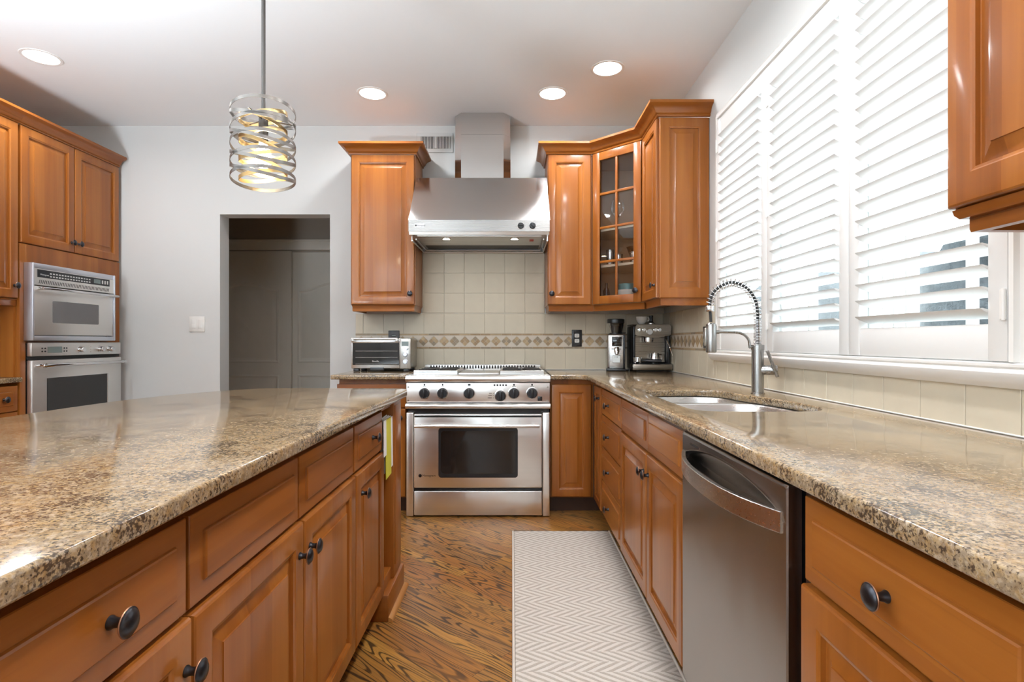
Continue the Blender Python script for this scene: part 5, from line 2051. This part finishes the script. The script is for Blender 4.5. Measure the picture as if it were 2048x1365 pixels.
b.tube([(0.922, EYf + 0.030, tz + 0.024), (0.945, EYf + 0.024, tz + 0.024), (0.955, EYf + 0.021, tz + 0.022), (1.02, EYf + 0.006, tz + 0.019), (1.055, EYf - 0.002, tz + 0.019)], [0.006, 0.007, 0.013, 0.0145, 0.012], 14)
b.build('handle', M['black'], t, True)
t = thing('milk_jug', 'small steel milk jug standing on the espresso machine drip tray', 'jug', (1.022, EYf + 0.062, tz))
b = MB()
b.lathe([(0.030, 0.0003), (0.034, 0.004), (0.033, 0.045), (0.029, 0.068), (0.030, 0.074), (0.0285, 0.074), (0.027, 0.066), (0.031, 0.044), (0.031, 0.006), (0, 0.005)], (1.022, EYf + 0.062, tz), (0, 0, 1), 28, False)
b.build('body', M['chrome'], t, True)
b = MB()
b.tube(catmull([(1.052, EYf + 0.052, tz + 0.064), (1.068, EYf + 0.046, tz + 0.060), (1.070, EYf + 0.046, tz + 0.030), (1.056, EYf + 0.050, tz + 0.018)], 4, False), 0.003, 8)
b.build('handle', M['chrome'], t, True)

t = thing('cup', 'white coffee cup on top of the espresso machine', 'cup', (0.937, 3.975, 1.2388))
b = MB()
b.lathe([(0.020, 0.0), (0.022, 0.003), (0.034, 0.016), (0.039, 0.034), (0.040, 0.054), (0.0385, 0.054), (0.037, 0.034), (0.031, 0.018), (0, 0.008)], (0.937, 3.975, 1.2388), (0, 0, 1), 32)
b.build('bowl', M['porcelain'], t, True)
b = MB()
b.tube(catmull([(0.972, 3.968, 1.2855), (0.984, 3.960, 1.284), (0.985, 3.958, 1.268), (0.970, 3.966, 1.261)], 4, False), 0.0036, 8)
b.build('handle', M['porcelain'], t, True)
t = thing('tamper', 'black upright tamper on the espresso machine, beside the white cup', 'tamper', (1.008, 3.985, 1.2388))
b = MB()
b.lathe([(0.0285, 0.0), (0.0285, 0.008), (0.022, 0.012)], (1.008, 3.985, 1.2388), (0, 0, 1), 24)
b.build('base', M['steel_v'], t, True)
b = MB()
b.lathe([(0.020, 0.0115), (0.0125, 0.022), (0.0125, 0.050), (0.0145, 0.058), (0.0130, 0.064), (0, 0.0645)], (1.008, 3.985, 1.2388), (0, 0, 1), 24)
b.build('handle', M['black'], t, True)
b = MB()
b.tube(catmull([(GX + 0.07, 4.08, 0.925), (0.845, 4.09, 0.9065), (0.86, 4.05, 0.9055), (0.835, 4.0, 0.9055), (0.838, 3.96, 0.9055)], 6, False), 0.0028, 8)
tag(b.build('power_cord', M['rubber']), 'black power cord between the coffee grinder and the espresso machine', 'cord')

# ------------------------------------------------------------------ outlets, switch, vent
def outlet(label, org, xd, full=True):
    """duplex outlet on a dark plate; org = centre on the wall surface, xd = direction along the wall"""
    xd = Vector(xd)
    nn = Vector((xd.y, -xd.x, 0))
    rz = math.atan2(xd.y, xd.x)
    t = thing('wall_outlet', label, 'outlet', org, rz)
    b = MB()
    b.box((-0.038, -0.007, -0.063), (0.038, -0.0002, 0.063), 0.003)
    b.build('plate', M['black'], t)
    b = MB()
    b.box((-0.024, -0.0085, -0.052), (0.024, -0.006, 0.052), 0.001, 1)
    b.build('insert', M['rubber'], t)
    for z in (0.0195, -0.0195):
        b = MB()
        b.mi = 0
        pts = []
        for k in range(28):
            a = 2 * PI * k / 28
            pts.append((max(-0.0172, min(0.0172, 0.0178 * math.cos(a) * 1.15)), -0.008, z + max(-0.0142, min(0.0142, 0.0178 * math.sin(a)))))
        b.prism(pts, (0, -0.0022, 0))
        b.mi = 1
        for x in (-0.0062, 0.0062):
            b.box((x - 0.0012, -0.0106, z + 0.0005), (x + 0.0012, -0.0100, z + 0.0085))
        b.lathe([(0.0026, 0), (0.0026, 0.0006)], (0, -0.0101, z - 0.0065), (0, -1, 0), 10)
        b.build('socket', [M['outlet_white'], M['black']], t)
    return t


outlet('dark duplex outlet in the mosaic band between the range and the coffee grinder', (0.4875, YT - 0.0022, 1.139), (1, 0, 0))
outlet('dark duplex outlet on the window wall tiles behind the faucet spray head', (XT - 0.0022, 3.215, 1.140), (0, -1, 0))
t = thing('wall_switch', 'dark double switch plate on the tiles, half hidden behind the toaster oven', 'switch', (-0.888, YT - 0.0022, 1.134))
b = MB()
b.box((-0.042, -0.007, -0.063), (0.042, -0.0002, 0.063), 0.003)
b.build('plate', M['black'], t)
b = MB()
b.box((-0.018, -0.010, -0.032), (0.018, -0.006, 0.034), 0.002)
b.build('rocker', M['rubber'], t)
b = MB()
b.box((-0.014, -0.0105, 0.022), (0.014, -0.0098, 0.028))
b.build('indicator', M['lcd'], t)

t = thing('wall_switch', 'white double rocker light switch on the wall beside the doorway', 'switch', (-2.375, YW, 1.246))
b = MB()
b.box((-0.058, -0.006, -0.058), (0.058, -0.0003, 0.058), 0.002)
b.build('plate', M['outlet_white'], t)
for x in (-0.023, 0.023):
    b = MB()
    b.box((x - 0.0165, -0.0085, -0.033), (x + 0.0165, -0.0055, 0.033), 0.0015)
    b.box((x - 0.015, -0.0095, -0.032), (x + 0.015, -0.008, -0.002), 0.001)
    b.build('rocker', M['outlet_white'], t)

t = thing('air_vent', 'white slotted air register on the wall, left of the hood chimney', 'vent', (-0.582, YW, 2.614))
b = MB()
b.box((-0.138, -0.008, -0.074), (0.138, -0.0003, 0.074), 0.003)
b.build('frame', M['wall'], t)
b = MB()
b.box((-0.105, -0.0086, -0.045), (0.118, -0.0080, 0.045))
b.build('opening', M['darkgap'], t)
b = MB()
for k in range(20):
    x = -0.105 + 0.223 * (k + 0.5) / 20
    b.box((x - 0.0028, -0.0125, -0.045), (x + 0.0028, -0.0085, 0.045), rot=Matrix.Rotation(math.radians(25 if k < 10 else -25), 3, 'Z'))
b.box((-0.003, -0.0135, -0.045), (0.016, -0.0085, 0.045))
b.build('louvers', M['wall'], t)

# ------------------------------------------------------------------ pendant lamp
PX, PY = -0.949, 2.10
t = thing('pendant_lamp', 'pendant lamp of swirling metal bands hanging over the island', 'pendant lamp', (PX, PY, 1.72))
b = MB()
b.cyl((PX, PY, 1.965), (PX, PY, 2.725), 0.0075, seg=14)
b.cyl((PX, PY, 1.875), (PX, PY, 1.968), 0.017, seg=18)
b.build('rod', M['rod'], t, True)
b = MB()
b.lathe([(0.062, ZC - 0.0008), (0.062, ZC - 0.018), (0.05, ZC - 0.024), (0.012, ZC - 0.026)], (PX, PY, 0), (0, 0, 1), 32)
b.build('ceiling_canopy', M['band'], t, True)


def ribbon(b, R, zc, amp, ph, hgt, th=0.0016, seg=56, amp2=0.0):
    rings = []
    for k in range(seg):
        a = 2 * PI * k / seg
        z = zc + amp * math.sin(a + ph) + amp2 * math.sin(2 * a + ph * 1.7)
        ca, sa = math.cos(a), math.sin(a)
        rings.append(b.ring([(PX + ca * R, PY + sa * R, z - hgt / 2), (PX + ca * (R + th), PY + sa * (R + th), z - hgt / 2),
                             (PX + ca * (R + th), PY + sa * (R + th), z + hgt / 2), (PX + ca * R, PY + sa * R, z + hgt / 2)]))
    for k in range(seg):
        b.bridge(rings[k], rings[(k + 1) % seg])


b = MB()
for zc, amp, ph in ((1.988, 0.020, 2.6), (1.965, 0.026, 5.4), (1.925, 0.028, 2.4), (1.885, 0.030, 5.2), (1.862, 0.026, 2.7), (1.815, 0.034, 5.5), (1.800, 0.024, 2.5), (1.758, 0.034, 5.3), (1.738, 0.016, 2.6)):
    ribbon(b, 0.114, zc, amp, ph, 0.0125)
b.build('outer_bands', M['band'], t, True, ang=40)
b = MB()
for zc, amp, ph in ((1.972, 0.022, 0.9), (1.938, 0.028, 4.0), (1.898, 0.024, 1.2), (1.856, 0.030, 4.4), (1.822, 0.024, 0.8), (1.782, 0.028, 4.1), (1.748, 0.018, 1.0)):
    ribbon(b, 0.084, zc, amp, ph, 0.014)
b.build('inner_bands', M['gold'], t, True, ang=40)
b = MB()
for k in range(3):
    a = 2 * PI * k / 3 + 0.5
    b.tube([(PX, PY, 1.962), (PX + 0.115 * math.cos(a), PY + 0.115 * math.sin(a), 1.962)], 0.003, 8)
b.build('support_spoke', M['band'], t, True)
b = MB()
b.lathe([(0.008, 1.876), (0.013, 1.872), (0.024, 1.845), (0.030, 1.818), (0.027, 1.795), (0.016, 1.781), (0, 1.777)], (PX, PY, 0), (0, 0, 1), 24)
b.build('bulb', M['bulb_glow'], t, True)

# ------------------------------------------------------------------ recessed ceiling lights: four seen, the rest added as fill
b0 = thing('recessed_light', 'lit recessed ceiling light above the wall ovens, at the far left', 'ceiling light', (-2.69, 3.144, ZC), 0, 'recessed ceiling lights')
b = MB()
b.lathe([(0.100, -0.0006), (0.099, -0.004), (0.090, -0.006), (0.083, -0.004), (0.081, -0.0012)], (0, 0, 0), (0, 0, 1), 40, False)
b.build('trim_ring', M['white_paint'], b0)
b = MB()
b.lathe([(0.0815, -0.0030), (0, -0.0031)], (0, 0, 0), (0, 0, 1), 32, False)
b.build('lens', M['can_glow'], b0)
ld = D.lights.new('downlight_beam', 'AREA')
ld.shape = 'DISK'
ld.size = 0.15
ld.energy = CAN_WATTS
ld.color = (0.97, 0.98, 1.0)
ld.spread = math.radians(165)
lo = D.objects.new('downlight_beam', ld)
lo.location = (0, 0, -0.0065)
lo.parent = b0
C.objects.link(lo)
for x, y, lb in ((-0.915, 3.607, 'lit recessed ceiling light between the pendant lamp and the hood chimney'),
                 (0.266, 3.607, 'lit recessed ceiling light just right of the hood chimney'),
                 (0.569, 3.277, 'lit recessed ceiling light in front of the corner hanging cabinets'),
                 (-2.69, 1.10, 'added unseen recessed fill light over the left aisle'),  # from here on unseen cans, added to fill the room with light
                 (-0.915, 1.10, 'added unseen recessed fill light over the island'),
                 (0.42, 1.00, 'added unseen recessed fill light over the dishwasher'),
                 (0.42, 1.90, 'added unseen recessed fill light over the sink cabinet'),
                 (0.42, 0.10, 'added unseen recessed fill light over the near end of the aisle'),
                 (-2.69, -1.3, 'added unseen recessed fill light at the rear left'),
                 (-0.915, -1.3, 'added unseen recessed fill light at the rear middle'),
                 (0.50, -1.3, 'added unseen recessed fill light at the rear right')):
    r = copy_tree(b0, (x, y, ZC), lb)
    if x == 0.42:          # added aisle row, made stronger to brighten the island fronts
        for c in D.objects:
            if c.parent == r and c.type == 'LIGHT':
                c.data = c.data.copy()
                c.data.energy = AISLE_FILL_WATTS

# unseen uplights added outside the view to brighten the ceiling and room
M['fill_glow'] = emit('fill_light_disc', (0.87, 0.96, 1.06), FILL_UPLIGHT_STRENGTH)
for x, y, lb in ((-2.25, 0.95, 'added unseen fill uplight in the aisle left of the island'), (-2.5, -2.7, 'added unseen fill uplight at the rear left of the room')):
    t = thing('fill_light', lb, 'added fill light', (x, y, 0))
    b = MB()
    b.lathe([(0.16, 0.0005), (0.16, 0.015), (0.02, 0.03), (0.014, 0.05), (0.014, 1.10)], (0, 0, 0), (0, 0, 1), 28)
    b.build('stand', M['black'], t)
    b = MB()
    b.lathe([(0.02, 1.095), (0.14, 1.12), (0.235, 1.19), (0.24, 1.21), (0.235, 1.21), (0.135, 1.128), (0.0, 1.115)], (0, 0, 0), (0, 0, 1), 36, False)
    b.build('bowl_shade', M['black'], t)
    b = MB()
    b.lathe([(0.230, 1.200), (0.0, 1.2005)], (0, 0, 0), (0, 0, 1), 32, False)
    b.build('diffuser', M['fill_glow'], t)

# ------------------------------------------------------------------ rug
t = thing('rug', 'cream herringbone runner rug on the oak floor before the sink', 'rug', (0.285, 1.9, 0))
b = MB()
b.box((0.012, 0.30, 0.0004), (0.560, 3.203, 0.0105), 0.003)
b.build('pile', M['rug'], t, True)
b = MB()
b.tube([(0.006, 0.294, 0.0062), (0.006, 3.209, 0.0062), (0.566, 3.209, 0.0062), (0.566, 0.294, 0.0062)], 0.0058, 8, True)
b.build('binding', M['rug_edge'], t, True, ang=60)

# ------------------------------------------------------------------ glassware behind the glass door
def wine_glass(label, x, y, z, s=1.0):
    t = thing('wine_glass', label, 'wine glass', (x, y, z), 0, 'wine glasses behind the glass door')
    b = MB()
    b.lathe([(0.036 * s, 0.0003), (0.034 * s, 0.002), (0.006 * s, 0.006 * s), (0.0036 * s, 0.014 * s), (0.0036 * s, 0.085 * s)], (0, 0, 0), (0, 0, 1), 20)
    b.build('stem', M['glass'], t)
    b = MB()
    b.lathe([(0.004 * s, 0.085 * s), (0.022 * s, 0.094 * s), (0.042 * s, 0.122 * s), (0.046 * s, 0.145 * s), (0.040 * s, 0.180 * s), (0.033 * s, 0.205 * s)], (0, 0, 0), (0, 0, 1), 28, False)
    b.build('bowl', M['glass'], t)
    return t


sh = 1.8965
wine_glass('large round wine glass at the left behind the glass cabinet door', 0.742, 3.86, sh, 1.05)
wine_glass('smaller wine glass at the right behind the glass cabinet door', 0.885, 3.80, sh, 0.92)
wine_glass('wine glass farthest back in the glass cabinet', 0.93, 3.98, sh, 0.95)


def tumbler(label, x, y, z, r=0.030, h=0.095):
    b = MB()
    b.lathe([(r * 0.86, 0.0003), (r * 0.9, 0.004), (r, h), (r - 0.0025, h), (r * 0.84, 0.010), (0, 0.009)], (0, 0, 0), (0, 0, 1), 24)
    o = b.build('tumbler', M['glassware'])
    o.location = (x, y, z)
    return tag(o, label, 'tumbler', 'tumblers behind the glass door')


sh = 1.6465
tumbler('slim clear tumbler at the left of the glass cabinet lower shelf', 0.690, 3.86, sh, 0.028, 0.11)
tumbler('clear tumbler standing next to the slim tumbler in the glass cabinet', 0.756, 3.90, sh, 0.030, 0.085)
tumbler('clear tumbler in the middle of the glass cabinet lower shelf', 0.845, 3.80, sh, 0.031, 0.088)
tumbler('clear tumbler right of the middle one in the glass cabinet', 0.895, 3.745, sh, 0.029, 0.095)
tumbler('clear tumbler at the right end of the glass cabinet lower shelf', 0.945, 3.69, sh, 0.029, 0.100)
b = MB()
b.lathe([(0.030, 0.0004), (0.034, 0.006), (0.060, 0.085), (0.078, 0.135), (0.082, 0.142), (0.078, 0.142), (0.056, 0.085), (0.028, 0.010), (0, 0.009)], (0, 0, 0), (0, 0, 1), 32)
o = b.build('bowl', M['glass_smoke'])
o.location = (0.90, 3.93, sh)
tag(o, 'dark smoked glass bowl behind the tumblers in the glass cabinet', 'bowl')
sh = 1.3882
for k in range(4):
    b = MB()
    b.lathe([(0.034, 0.0004), (0.036, 0.004), (0.058, 0.022), (0.070, 0.040), (0.068, 0.0405), (0.055, 0.024), (0.03, 0.008), (0, 0.007)], (0, 0, 0), (0, 0, 1), 32)
    o = b.build('bowl', M['porcelain'])
    o.location = (0.80, 3.83, sh + 0.0150 * k)
    tag(o, ('white bowl at the bottom of the nested pile in the glass cabinet', 'second white bowl from the bottom of the nested pile in the glass cabinet', 'second white bowl from the top of the nested pile in the glass cabinet', 'white bowl on top of the nested pile in the glass cabinet')[k], 'bowl', 'white bowls in the glass cabinet')
b = MB()
b.lathe([(0.055, 0.0004), (0.060, 0.005), (0.062, 0.125), (0.058, 0.142), (0, 0.145)], (0, 0, 0), (0, 0, 1), 28)
o = b.build('canister', M['teal'])
o.location = (0.832, 3.975, sh)
tag(o, 'teal canister behind the white bowls in the glass cabinet', 'canister')
t = thing('bottle', 'dark bottle at the lower left of the glass cabinet', 'bottle', (0.668, 3.89, sh))
b = MB()
b.lathe([(0.020, 0.0004), (0.022, 0.004), (0.022, 0.085), (0.010, 0.110), (0.009, 0.140), (0, 0.1405)], (0, 0, 0), (0, 0, 1), 20)
b.build('body', M['blackglass'], t)
b = MB()
b.lathe([(0.0224, 0.018), (0.0224, 0.050)], (0, 0, 0), (0, 0, 1), 20, False)
b.build('paper_label', M['yellow'], t)
